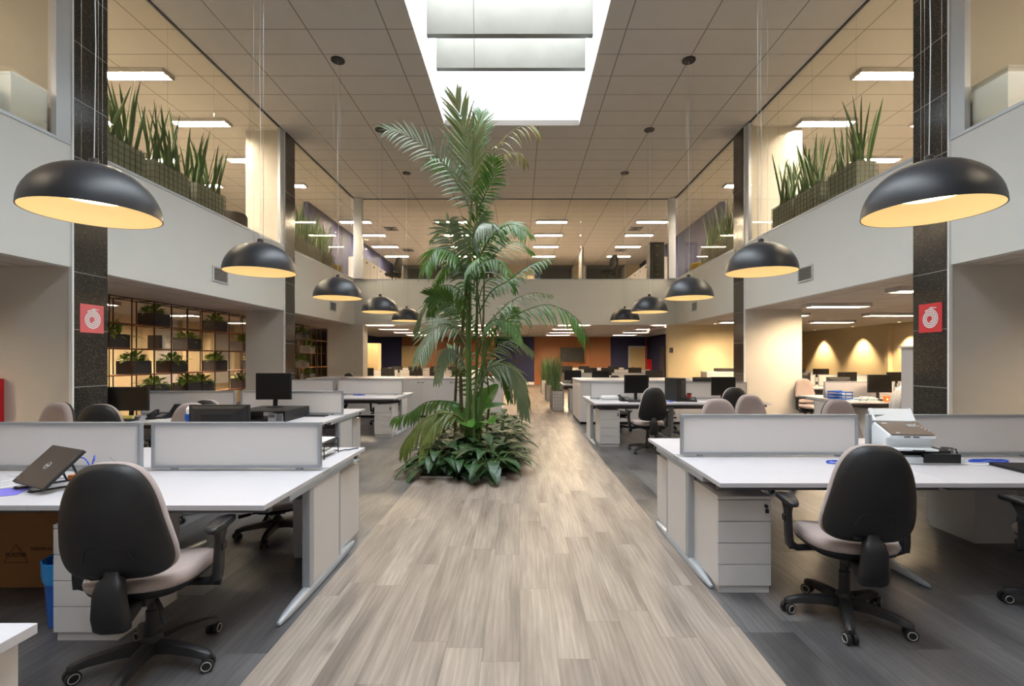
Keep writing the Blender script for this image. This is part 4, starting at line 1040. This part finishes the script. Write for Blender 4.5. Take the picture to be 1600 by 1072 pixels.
o = MB().box(-.05, .05, -.02, .02, -.08, .08).build('card_reader', M['blackp'], loc=(4.88, YB-.045, 1.76)); tag(o, 'small black device on the beige pier right of the back opening', 'device')
r = one('low_cabinet', 'white low cabinet beyond the right granite pier', 'cabinet', (6.2, 15.1, 0)); MB().box(-.45, .45, -.25, .25, 0, 1.06).build('body', M['cream_lam'], r); MB().box(-.46, .46, -.26, .26, 1.06, 1.09).build('top', M['white'], r)
o = MB().box(-.25, .25, -.15, .15, 0, .1).build('storage_tray', M['blackm'], loc=(6.35, 15.05, 1.091)); tag(o, 'dark tray on the white low cabinet beyond the right pier', 'tray')
# wall washers in the right office: small real downlights
def spotfix():
    r = T('downlight'); MB().lathe([(.06, -.006), (.06, 0)], n=20).build('trim_ring', M['white'], r); MB().lathe([(.04, -.008), (.04, -.0065)], n=20).build('lens', M['spotglow'], r); return r
SPOTS = [(11.3, 14.4, ZS), (11.3, 16.4, ZS), (11.3, 18.5, ZS), (6.1, 15.1, ZS), (-6.2, 19.3, 2.72)]
nmq = ['nearest on the right office wall', 'middle on the right office wall', 'farthest on the right office wall', 'over the white low cabinet', 'over the tall cream cupboards']
for (x, y, z), q in zip(SPOTS, nmq):
    inst('spotfix', spotfix, 'small round ceiling downlight, ' + q, 'downlight', (x, y, z-.0005), 0, 'round downlights')
    l = bpy.data.lights.new('downlight_beam', 'SPOT'); l.energy = 420 if x > 10 else 90; l.color = (1, .74, .42); l.spot_size = R(85); l.spot_blend = .6; l.shadow_soft_size = .03
    lo = bpy.data.objects.new('downlight_beam', l); COL.objects.link(lo); lo.location = (x, y, z-.03)

# ================================================================== PLANTS
def leafstrip(mb, p, d, L, w, droop, up=Vector((0, 0, 1)), n_=5, fold=.25, base=.35, tip=.06):
    """one blade: from p along d, length L, half width w, sagging by droop"""
    d = Vector(d).normalized(); sd = d.cross(up)
    if sd.length < .05: sd = d.cross(Vector((1, .3, 0)))
    sd.normalize(); nn = sd.cross(d).normalized()
    A, B, C = [], [], []
    q = Vector(p); dd = d.copy()
    for i in range(n_+1):
        t = i/n_
        prof_ = (base+(1-base)*min(1, t*3.2)) if t < .32 else (1-max(0, (t-.32)/.68)**1.7*(1-tip))
        ww = w*prof_
        A.append(q+sd*ww+nn*ww*fold); B.append(q.copy()); C.append(q-sd*ww+nn*ww*fold)
        dd = (dd+Vector((0, 0, -droop/n_))).normalized(); q = q+dd*(L/n_)
    mb.strip(A, B); mb.strip(B, C)
def spline(P, n_):
    P = [Vector(p) for p in P]; out = []; m_ = len(P)-1
    for k in range(n_+1):
        u = k/n_*m_; i = min(int(u), m_-1); t = u-i
        p0 = P[max(i-1, 0)]; p1 = P[i]; p2 = P[i+1]; p3 = P[min(i+2, m_)]
        out.append(.5*((2*p1)+(-p0+p2)*t+(2*p0-5*p1+4*p2-p3)*t*t+(-p0+3*p1-3*p2+p3)*t**3))
    return out
def frond(parent, P, L, w, m_, start=.18, n_=26, droop=.9, ang=50, face=None, hang=0.0, rr=.012, seed=0):
    rg = random.Random(seed); mb = MB(); pts = spline(P, int(n_*1.3)); w = w*1.05
    mb.tube(pts, [rr*(1-.8*i/len(pts)) for i in range(len(pts))], 6)
    rach = mb.build('frond', m_, parent, smooth=False)
    lf = MB(); N = len(pts)
    for i in range(int(N*start), N-1):
        t = max(0.0, (i-N*start)/(N*(1-start))); tg = (pts[min(i+1, N-1)]-pts[i-1]).normalized()
        fv = Vector(face) if face else Vector((0, 0, 1))
        sd = tg.cross(fv)
        if sd.length < .1: sd = tg.cross(Vector((0, 1, 0)))
        sd.normalize()
        ll = L*(.55+.45*math.sin(min(1, t*1.6+.12)*PI/2))*(1-.62*t**2.2)*rg.uniform(.88, 1.08)
        a = R(ang-22*t)+rg.uniform(-.1, .1)
        for s in (-1, 1):
            if rg.random() < .04: continue
            dr = (tg*math.cos(a)+sd*s*math.sin(a)+Vector((0, 0, -hang))+fv*.12).normalized()
            leafstrip(lf, pts[i], dr, ll, w*rg.uniform(.85, 1.1), droop*rg.uniform(.7, 1.3), up=fv, n_=5, base=.3)
    leafstrip(lf, pts[-1], (pts[-1]-pts[-2]), L*.35, w*.8, droop, n_=4)
    lf.build('leaflets', m_, rach); return rach
PX, PYD = -.72, 7.25
palm = T('areca_palm', 'tall multi-stemmed palm rising from the floor bed towards the skylight', 'palm', (PX, PYD, 0.0))
PO = Vector((PX, PYD, 0))
def pp(px, py, dz=0): return W(px, py, PYD+dz)-PO
stems = [  # base px, mid, top, radius, material
    ((722, 726), (720, 560), (738, 300), .03, 'stemb', .1), ((733, 728), (734, 520), (735, 330), .034, 'beltg', -.15),
    ((741, 728), (745, 560), (746, 300), .028, 'beltg', .05), ((727, 730), (731, 600), (729, 440), .032, 'beltg', -.3),
    ((748, 728), (753, 600), (757, 420), .026, 'beltg', -.05), ((738, 729), (741, 620), (765, 520), .026, 'beltg', -.4),
    ((713, 727), (711, 640), (716, 520), .03, 'stemb', .25), ((756, 726), (764, 620), (745, 440), .018, 'stemb', .3), ((744, 729), (757, 560), (785, 490), .02, 'beltg', -.2)]
for a, b, c_, rr, m_, dz in stems:
    pts = spline([pp(*a, dz), pp((a[0]+b[0])/2, (a[1]+b[1])/2, dz), pp(*b, dz*.8), pp((b[0]*.5+c_[0]*.5), (b[1]+c_[1])/2, dz*.6), pp(*c_, dz*.4)], 24)
    pts[0].z = 0.02
    rads = [rr*(1.15-.75*i/24)*(1.12 if i % 3 == 0 else 1) for i in range(25)]
    MB().tube(pts, rads, 10).build('stem', M[m_], palm, smooth=True, angle=60)
UPF = (0, -1, .15)
FR = [  # px polyline, depth offsets start/end, leaflet length, half width, material, droop, angle, face, hang
    ([(738, 330), (736, 270), (726, 210), (713, 158)], 0, .2, .70, .025, 'palm_t', .15, 38, UPF, 0),
    ([(741, 310), (735, 250), (748, 200), (752, 178)], .1, .6, .5, .018, 'palm', .3, 36, UPF, 0),
    ([(736, 330), (716, 288), (685, 245), (640, 214), (606, 203)], 0, -.5, .45, .017, 'palm_g', .55, 62, (0, -.9, .5), .1),
    ([(745, 350), (748, 300), (768, 245), (800, 205), (830, 196), (842, 206)], .1, .4, .42, .015, 'palm_b', 1.6, 60, (0, -.5, .8), .35),
    ([(745, 320), (757, 268), (785, 240), (812, 238), (822, 252)], 0, .5, .36, .014, 'palm_b', 1.7, 60, (0, -.4, .9), .4),
    ([(740, 330), (728, 290), (702, 262), (672, 250)], 0, .7, .4, .017, 'palm', .6, 60, (0, -.9, .4), .1),
    ([(745, 330), (760, 300), (770, 275), (772, 250)], 0, -.3, .34, .016, 'palm', .6, 55, UPF, .1),
    ([(728, 440), (712, 400), (703, 370), (700, 345)], -.1, -.5, .42, .026, 'palm_g', .75, 66, UPF, .15),
    ([(731, 470), (722, 420), (708, 395), (682, 390), (664, 420)], 0, -.7, .46, .024, 'palm', 1.0, 55, (0, -.6, .8), .3),
    ([(744, 440), (750, 400), (775, 362), (802, 350), (824, 366)], 0, -.6, .42, .022, 'palm', .9, 55, (0, -.6, .8), .2),
    ([(740, 400), (742, 370), (752, 350), (770, 350)], 0, -.8, .44, .026, 'palm_g', 1.3, 50, (0, -.8, .5), .3),
    ([(742, 470), (752, 430), (775, 395), (806, 378), (830, 392)], 0, .6, .44, .02, 'palm', .8, 55, (0, -.5, .9), .2),
    ([(744, 430), (738, 385), (742, 352), (756, 330)], .1, .3, .36, .02, 'palm', .5, 50, UPF, .1),
    ([(736, 460), (722, 425), (702, 412), (684, 430), (676, 455)], .1, .9, .42, .022, 'palm', 1.1, 55, (0, -.4, .9), .35),
    ([(748, 490), (768, 455), (795, 438), (825, 416), (856, 404)], -.1, -.5, .36, .02, 'palm', .9, 55, (0, -.5, .9), .3),
    ([(752, 530), (782, 508), (815, 488), (856, 476), (896, 494), (916, 528)], -.1, -.2, .50, .022, 'palm', 1.15, 60, (0, -.5, .9), .3),
    ([(750, 520), (775, 492), (800, 470), (832, 458), (858, 460)], .1, .8, .36, .019, 'palm_g', .9, 55, (0, -.5, .9), .25),
    ([(734, 540), (716, 514), (688, 506), (668, 530), (656, 560)], -.1, -.9, .5, .018, 'palm_g', .7, 45, (0, -.7, .7), .2),
    ([(730, 545), (705, 500), (680, 470), (662, 480), (648, 515)], 0, .3, .45, .02, 'palm_g', 1.0, 50, (0, -.5, .9), .3),
    ([(732, 520), (716, 485), (694, 468), (672, 462)], 0, -.4, .36, .022, 'palm', .6, 55, UPF, .1),
    ([(738, 560), (728, 520), (712, 488), (700, 462)], .1, .7, .4, .02, 'palm', .6, 50, UPF, .1),
    ([(752, 570), (778, 545), (805, 530), (832, 548)], 0, .6, .38, .022, 'palm_g', .9, 55, (0, -.5, .9), .3),
    ([(748, 600), (764, 555), (790, 505), (802, 480)], .1, .9, .36, .024, 'palm', .5, 50, UPF, .1),
    ([(745, 610), (765, 575), (792, 572), (812, 600), (820, 640)], -.2, -.5, .52, .026, 'palm_g', .9, 45, (0, -.6, .8), .45),
    ([(750, 600), (780, 566), (812, 580), (826, 625)], .1, 1.2, .44, .024, 'palm', .9, 50, (0, -.5, .9), .4),
    ([(728, 640), (705, 628), (668, 628), (640, 645), (614, 652)], -.1, -.2, .36, .024, 'palm', 1.4, 60, (0, -.3, 1), .6),
    ([(730, 660), (705, 646), (672, 650), (645, 675), (632, 700)], -.5, -.9, .46, .02, 'palm_y', .9, 40, (0, -.6, .8), .4),
    ([(732, 670), (712, 650), (686, 655), (668, 680), (660, 712)], -.4, -1.0, .4, .02, 'palm_y', .8, 38, (0, -.6, .8), .4),
    ([(740, 660), (735, 600), (722, 560), (700, 545)], .2, 1.0, .38, .022, 'palm', .7, 55, UPF, .1),
]
for i, (pl_, z0, z1, L, w, m_, dr, an, fc, hg) in enumerate(FR):
    n_ = len(pl_); P = [pp(x, y, z0+(z1-z0)*k/(n_-1)) for k, (x, y) in enumerate(pl_)]
    frond(palm, P, L, w, M[m_], start=.12 if i < 8 else .22, n_=17 if L < .45 else 21, droop=dr, ang=an, face=fc, hang=hg, seed=i)
EX = [
    ([(738, 500), (728, 455), (742, 418), (772, 405), (796, 425)], 0, -.8, .36, .022, 'palm', .9, 55, (0, -.5, .9), .3),
    ([(742, 520), (748, 470), (760, 440), (790, 430), (806, 452)], 0, .2, .34, .022, 'palm', .9, 55, (0, -.5, .9), .3),
    ([(733, 500), (722, 460), (700, 445), (680, 462), (672, 490)], .1, -.3, .36, .022, 'palm', 1.0, 55, (0, -.5, .9), .3),
    ([(740, 460), (744, 420), (760, 385), (788, 368)], .1, -.2, .34, .02, 'palm', .6, 52, UPF, .1),
    ([(746, 560), (756, 520), (772, 500), (798, 505), (812, 530)], .1, -.7, .34, .022, 'palm', 1.0, 50, (0, -.5, .9), .35),
    ([(734, 600), (722, 565), (705, 545), (690, 560), (683, 592)], .1, -.6, .36, .02, 'palm_g', 1.0, 48, (0, -.5, .9), .35),
    ([(738, 420), (732, 385), (718, 362), (694, 356), (676, 372)], .1, .5, .34, .02, 'palm', .8, 55, (0, -.5, .9), .2),
    ([(747, 620), (757, 590), (776, 570), (790, 590), (797, 622)], .1, -.1, .34, .022, 'palm', 1.0, 45, (0, -.5, .9), .4),
    ([(733, 470), (728, 440), (734, 415), (750, 402)], .1, -.9, .34, .024, 'palm', 1.0, 50, (0, -.8, .5), .2),
]
for i, (pl_, z0, z1, L, w, m_, dr, an, fc, hg) in enumerate(EX):
    n_ = len(pl_); P = [pp(x, y, z0+(z1-z0)*k/(n_-1)) for k, (x, y) in enumerate(pl_)]
    frond(palm, P, L, w, M[m_], start=.2, n_=16, droop=dr, ang=an, face=fc, hang=hg, seed=100+i)
# broad leaves at the foot
bl = [((735, 680), (706, 650), (676, 664), .17, -.5), ((738, 690), (715, 640), (690, 634), .12, .1), ((742, 690), (756, 660), (770, 662), .16, -.5), ((745, 670), (760, 625), (778, 600), .13, .3), ((735, 670), (712, 640), (672, 628), .1, .3), ((742, 670), (756, 640), (792, 632), .09, .0), ((745, 668), (752, 632), (758, 606), .1, .5), ((738, 690), (726, 660), (738, 668), .13, -.6)]
for a, b, c_, w, dz in bl:
    pts = spline([pp(*a, 0), pp(*b, dz*.6), pp(*c_, dz)], 12); A, B, C = [], [], []
    for i, q in enumerate(pts):
        t = i/12; tg = pts[min(i+1, 12)]-pts[max(i-1, 0)]; sd = tg.cross(Vector((0, -.4, 1))).normalized()
        ww = .008 if t < .3 else w*max(0, math.sin(((t-.3)/.7)**.75*PI))**.8+.004
        A.append(q+sd*ww+Vector((0, 0, ww*.25))); B.append(q); C.append(q-sd*ww+Vector((0, 0, ww*.25)))
    MB().strip(A, B).strip(B, C).build('broad_leaf', M['broad'], palm, smooth=True)
o = MB().tube([(0, 0, 0), (.02, 0, -1.3), (.0, 0, -2.9)], .004, 6).build('support_wire', M['blackm'], loc=(W(739, 110, PYD)[0], PYD+.02, 7.28)); tag(o, 'thin dark wire hanging from the skylight beam to the palm top', 'wire')
# floor bed
BX0, BX1, BY0, BY1 = -1.24, -.17, 6.0, 10.6
bd = MB(); bd.box(BX0, BX1, BY0, BY0+.05, .002, .035); bd.box(BX0, BX1, BY1-.05, BY1, .002, .035); bd.box(BX0, BX0+.05, BY0+.05, BY1-.05, .002, .035); bd.box(BX1-.05, BX1, BY0+.05, BY1-.05, .002, .035)
r = T('planting_bed', 'flush steel-edged floor bed of dark soil beneath the palm', 'planting bed', ((BX0+BX1)/2, (BY0+BY1)/2, 0))
for o_ in (bd.build('edging', M['chrome']), MB().box(BX0+.05, BX1-.05, BY0+.05, BY1-.05, .003, .02).build('soil', M['soil'])):
    o_.parent = r; o_.location = (-(BX0+BX1)/2, -(BY0+BY1)/2, 0)
def lily(seed, big=1.0, m_='lily', n_=34, L=.34, w=.06):
    def b():
        rg = random.Random(seed); r = T('ground_plant'); mb = MB(); sm = MB()
        for i in range(n_):
            a = rg.uniform(0, 2*PI); el = rg.uniform(.35, 1.25); d = Vector((math.cos(a)*math.cos(el), math.sin(a)*math.cos(el), math.sin(el)))
            st = rg.uniform(.1, .34)*big; p = Vector((rg.uniform(-.06, .06), rg.uniform(-.06, .06), 0)); q = p+d*st
            sm.tube([p, q], .004, 4, caps=False)
            d2 = (d*.7+Vector((math.cos(a), math.sin(a), -.1))*.5)
            leafstrip(mb, q, d2, L*rg.uniform(.75, 1.15)*big, w*rg.uniform(.8, 1.15)*big, rg.uniform(.8, 1.8), n_=7, fold=.18, base=.12, tip=.02)
        mb.build('leaves', M[m_], r); sm.build('stalks', M['beltg'], r); return r
    return b
rg = random.Random(3); kk = 0; spots = []
for j in range(11):
    for i in range(3):
        spots.append((BX0+.2+i*.335+rg.uniform(-.05, .05), 6.2+j*.4+rg.uniform(-.06, .06)))
for k, (x, y) in enumerate(spots):
    if abs(y-PYD) < .2 and abs(x-PX) < .3 and k % 2: continue
    inst('lily%d' % (k % 4), lily(k % 4, [1.05, .95, 1.2, 1.1][k % 4], n_=46), 'dark glossy leafy plant filling the floor bed around the palm', 'plant', (x, y, .02), rg.uniform(0, 6.28), 'dark leafy plants in the floor bed')

# snake plants in mesh planters
def snake(L, W_, H, n_, hmin, hmax, cage='steel_d', lining='sage', seed=1):
    def b():
        rg = random.Random(seed); r = T('planter_with_snake_plants')
        MB().box(-W_/2+.012, W_/2-.012, -L/2+.012, L/2-.012, .02, H-.01).build('planter_box', M[lining], r)
        MB().box(-W_/2+.02, W_/2-.02, -L/2+.02, L/2-.02, H-.01, H-.004).build('soil', M['soil'], r)
        g = MB(); q = .0035
        nx = max(2, round(W_/.075)); ny = round(L/.1); nz = max(2, round(H/.09))
        for i in range(ny+1):
            y = -L/2+i*L/ny
            for x in (-W_/2, W_/2): g.box(x-q, x+q, y-q, y+q, 0, H)
        for i in range(1, nx):
            x = -W_/2+i*W_/nx
            for y in (-L/2, L/2): g.box(x-q, x+q, y-q, y+q, 0, H)
        for k in range(nz+1):
            z = k*H/nz
            for x in (-W_/2, W_/2): g.box(x-q, x+q, -L/2, L/2, z-q, z+q)
            for y in (-L/2, L/2): g.box(-W_/2, W_/2, y-q, y+q, z-q, z+q)
        g.build('wire_cage', M[cage], r)
        lf = MB()
        for i in range(n_):
            x = rg.uniform(-W_/2+.05, W_/2-.05); y = rg.uniform(-L/2+.06, L/2-.06); h = rg.uniform(hmin, hmax)*(1 if rg.random() < .8 else .6)
            a = rg.uniform(0, 2*PI); ln = rg.uniform(.02, .26)
            d = Vector((math.cos(a)*ln, math.sin(a)*ln, 1)).normalized(); q_ = Vector((x, y, H-.01)); tw = rg.uniform(0, PI); sd = Vector((math.cos(tw), math.sin(tw), 0)); up_ = sd.cross(d)
            rs = []; w = rg.uniform(.018, .028)
            for t in (0, .25, .5, .75, .92, 1):
                ww = w*(1-.15*t) if t < .6 else w*.9*max(0, 1-((t-.6)/.4)**1.6)+.001
                c_ = q_+d*(h*t)+Vector((math.cos(a+1), math.sin(a+1), 0))*(.08*t*t*h)
                rs.append([c_+sd*ww, c_+up_*ww*.28, c_-sd*ww, c_-up_*ww*.28])
            lf.rings(rs)
        lf.build('leaves', M['snake'], r); return r
    return b
def place_snake(key, X, y0, y1, label, H=.56, z=ZF-.02, n_=30, grp='snake plant planters on the galleries'):
    inst(key, snake(round(y1-y0, 2), .34, H, n_, .55, 1.12, seed=len(PROTO)), label, 'planter', (X, (y0+y1)/2, z), 0, grp)
for i, (a, b_) in enumerate([(6.45, 7.25), (7.42, 8.22), (8.40, 9.2)]): place_snake('sl%d' % i, -5.77, a, b_, 'mesh planter of snake plants on the upper left gallery, near bay, ' + ORD[i])
for i, (a, b_) in enumerate([(7.57, 8.3), (8.48, 9.28), (9.36, 10.12)]): place_snake('sr%d' % i, 5.44, a, b_, 'mesh planter of snake plants on the upper right gallery, near bay, ' + ORD[i], H=.6)
for i in range(3): place_snake('sl0', -5.77, 12.0+i*.9, 12.8+i*.9, 'mesh planter of snake plants on the upper left gallery, far bay, ' + ORD[i])
for i in range(3): place_snake('sr0', 5.44, 11.6+i*.85, 12.33+i*.85, 'mesh planter of snake plants on the upper right gallery, far bay, ' + ORD[i])
for i, y in enumerate((14.28, 17.3, 21.0)):
    inst('aisle', snake(1.2, .30, .58, 34, .7, 1.22, cage='chrome', lining='cream_lam', seed=40), 'tall grassy planter on the right of the far aisle, ' + ORD[i], 'planter', (1.08, y, 0), 0, 'tall planters along the far aisle')
r = one('pouf', 'black round pouf behind the glass of the upper left gallery', 'pouf', (-5.78, 9.75, ZF-.02)); MB().lathe([(.24, 0), (.26, .03), (.26, .35), (.23, .4), (.05, .41)], n=32).build('body', M['fabricd'], r, smooth=True)
r = one('pouf', 'mustard pouf at the far end of the upper left gallery', 'pouf', (-5.75, 14.95, ZF-.02)); MB().lathe([(.2, 0), (.24, .03), (.24, .32), (.2, .36), (.05, .37)], n=28).build('body', M['yfab'], r, smooth=True)
r = one('pouf', 'mustard pouf at the far end of the upper right gallery', 'pouf', (5.4, 14.6, ZF-.02)); MB().lathe([(.2, 0), (.24, .03), (.24, .32), (.2, .36), (.05, .37)], n=28).build('body', M['yfab'], r, smooth=True)
for x0, x1, q in ((-6.2, -5.43, 'left'), (5.1, 5.85, 'right')):
    r = one('low_cabinet', 'white low cabinet behind the glass of the near upper %s gallery' % q, 'cabinet', ((x0+x1)/2, 5.36 if q == 'left' else 5.25, ZF-.02)); hx = (x1-x0)/2
    MB().box(-hx, hx, -.2, .2, 0, .53).build('body', M['white'], r, bevel=.004); MB().box(-hx-.0, hx, -.205, .205, .53, .555).build('top', M['white'], r)
r = one('reflection_drum', 'pale blue rounded stand-in for a reflection in the near upper left gallery glass', 'drum', (-5.78, 4.85, ZF-.02)); MB().lathe([(.2, 0), (.24, .03), (.25, .38), (.2, .47), (.05, .5)], n=32).build('body', M['ltblue'], r, smooth=True)  # solid form added in place of a pale blue reflection in the glass

# plant shelf on the left
SX, SD = -6.85, .33
V = [7.1, 7.6, 8.07, 8.54, 9.06, 9.51, 9.98, 10.43, 10.87, 11.4, 11.95, 12.45, 12.9, 13.4, 13.87, 14.33, 14.8, 15.28, 15.77, 16.25, 16.7, 17.2]
LV = [.29, .745, 1.20, 1.665, 2.10, 2.56]
sh = T('plant_shelf', 'long open metal rod shelf of plant boxes along the left side room', 'shelf', (SX-SD/2, 12.0, 0)); fr = MB(); q = .007
for y in V:
    for x in (SD/2, -SD/2): fr.box(x-q, x+q, y-12-q, y-12+q, 0, 2.56)
    for z in LV: fr.box(-SD/2, SD/2, y-12-q, y-12+q, z-q, z+q)
for z in LV:
    for x in (SD/2, -SD/2): fr.box(x-q, x+q, V[0]-12, V[-1]-12, z-q, z+q)
fr.build('rod_frame', M['rod'], sh)
for z in LV[1:-1]: MB().box(-SD/2+.01, SD/2+.004, V[0]-12, V[-1]-12, z+.001, z+.016).build('shelf_board', M['copper'], sh)
def shelfbox(seed, n_, L, w, upness, tall):
    def b():
        rg = random.Random(seed); r = T('plant_box')
        bx = MB(); a, d_, h = .215, .155, .235; t = .008
        bx.box(-d_, d_, -a, -a+t, 0, h); bx.box(-d_, d_, a-t, a, 0, h); bx.box(-d_, -d_+t, -a+t, a-t, 0, h); bx.box(d_-t, d_, -a+t, a-t, 0, h); bx.box(-d_+t, d_-t, -a+t, a-t, 0, .02)
        bx.build('box', M['darkbox'], r); MB().box(-d_+t, d_-t, -a+t, a-t, .02, h-.03).build('soil', M['soil'], r)
        lf = MB()
        for i in range(n_):
            p = Vector((rg.uniform(-.09, .09), rg.uniform(-.15, .15), h-.03)); aa = rg.uniform(0, 2*PI); el = rg.uniform(.2, upness)
            d = Vector((math.cos(aa)*math.cos(el), math.sin(aa)*math.cos(el), math.sin(el))); st = rg.uniform(.02, tall); lf.tube([p, p+d*st], .003, 4, caps=False)
            leafstrip(lf, p+d*st, d+Vector((0, 0, -.1)), L*rg.uniform(.9, 1.5), w*rg.uniform(.9, 1.4), rg.uniform(.4, 1.6), n_=4, base=.25)
        lf.build('foliage', M['shrub'], r); return r
    return b
kinds = [('bushy', shelfbox(1, 80, .12, .036, 1.2, .14)), ('upright strap-leaved', shelfbox(2, 22, .28, .032, 1.45, .03)), ('rounded leafy', shelfbox(3, 70, .10, .045, 1.2, .18)), ('trailing fern', shelfbox(4, 80, .17, .02, 1.1, .1))]
SB = [(2.10, [(4, 2), (8, 0), (14, 1), (17, 0)]), (1.665, [(2, 1), (6, 3), (10, 1), (15, 0), (18, 1)]), (1.2, [(3, 2), (5, 0), (8, 2), (11, 0), (15, 3), (17, 0)]), (.745, [(1, 3), (4, 0), (6, 2), (7, 0), (10, 3), (13, 0), (15, 2), (18, 2)])]
lvn = ['top', 'second', 'third', 'fourth']
for li, (z, lst) in enumerate(SB):
    for k, (vi, kd) in enumerate(lst):
        y = (V[vi]+V[vi+1])/2
        inst('sb%d' % kd, kinds[kd][1], 'dark box of %s plant, %s shelf row, number %d from near end' % (kinds[kd][0], lvn[li], k+1), 'plant box', (SX-SD/2, y, z+.017), 0 if (k+li) % 2 else PI, 'plant boxes on the rod shelf')
# two binders on the shelf
for i, (c_, y) in enumerate((('darkbox', 9.3), ('paper', 9.36))):
    o = MB().box(-.12, .12, -.028, .028, 0, .26).build('binder', M[c_], loc=(SX-SD/2, y, 1.683)); tag(o, ['dark binder standing on the plant shelf', 'white binder standing on the plant shelf'][i], 'binder')

# ================================================================== FAR UPPER FLOOR
ZU = ZF-.02
cu = 0
for X, q in ((-5.25, 'left'), (4.55, 'right')):
    for i in range(6):
        r = T('low_cupboard', 'cream two door cupboard in the %s row on the far upper floor, %s' % (q, ORD[i]), 'cupboard', (X + (-.25 if q == 'left' else .25), 16.6+i*.82, ZU), 0, 'cream cupboards on the far upper floor, %s row' % q)
        MB().box(-.235, .235, -.405, .405, 0, .9).build('body', M['cream_lam'], r); s = 1 if q == 'left' else -1
        for a, b_ in ((-.4, -.002), (.002, .4)):
            dr = MB().box(min(s*.236, s*.25), max(s*.236, s*.25), a, b_, .05, .88).build('door', M['cream_lam'], r)
            MB().box(min(s*.25, s*.262), max(s*.25, s*.262), (-.06 if a < 0 else .03), (-.03 if a < 0 else .06), .74, .8).build('handle', M['blackm'], dr)
r = one('filing_cabinet', 'dark filing cabinet in the right corner of the far upper floor', 'filing cabinet', (4.5, 16.05, ZU)); MB().box(-.24, .24, -.2, .2, 0, 1.3).build('body', M['blackm'], r, bevel=.003)
for k in range(4): dr = MB().box(-.22, .22, -.215, -.2, .05+k*.31, .34+k*.31).build('drawer', M['darkbox'], r); MB().box(-.06, .06, -.225, -.215, .24+k*.31, .26+k*.31).build('handle', M['chrome'], dr)
def udesk():
    r = T('office_desk'); MB().box(-.7, .7, -.35, .35, .71, .74).build('tabletop', M['steel_d'], r); MB().box(-.7, -.67, -.33, .33, 0, .71).build('side_panel', M['cream_lam'], r); MB().box(.67, .7, -.33, .33, 0, .71).build('side_panel', M['cream_lam'], r); MB().box(-.67, .67, .25, .27, .2, .71).build('modesty_panel', M['steel_d'], r); return r
for i, (x, y) in enumerate([(-3.4, 17.2), (-1.8, 17.2), (1.2, 17.2), (3.0, 17.2), (-2.5, 20.0), (2.3, 20.0)]):
    inst('udesk', udesk, 'grey topped desk on the far upper floor, ' + ['front row, leftmost', 'front row, second from left', 'front row, third from left', 'front row, rightmost', 'back row, left', 'back row, right'][i], 'desk', (x, y, ZU), 0, 'grey desks on the far upper floor')
for i, x in enumerate((-2.6, 2.15)):
    r = one('partition_screen', 'glass topped desk partition on the far upper floor, ' + ['left', 'right'][i], 'partition', (x, 17.0, ZU), 0, 'desk partitions on the far upper floor'); MB().box(-.02, .02, -.5, .5, 0, 1.25).build('screen', M['frost'], r); MB().box(-.025, .025, -.53, -.5, 0, 1.27).build('post', M['steel'], r)
chair(-4.5, 17.1, 70, 'dark chair by the left desks on the far upper floor', fab='fabricd', z=ZU, arms=False)
chair(3.0, 16.5, 120, 'dark chair by the right desks on the far upper floor', fab='fabricd', z=ZU, arms=False)
chair(-.9, 16.6, 200, 'dark chair behind the palm top on the far upper floor', fab='fabricd', z=ZU, arms=False)
r = one('wall_partition', 'long white office partition across the far upper floor', 'partition', (0, 24.8, ZU)); MB().box(-6, 6, -.05, .05, 0, 1.5).build('panel', M['cream_lam'], r)
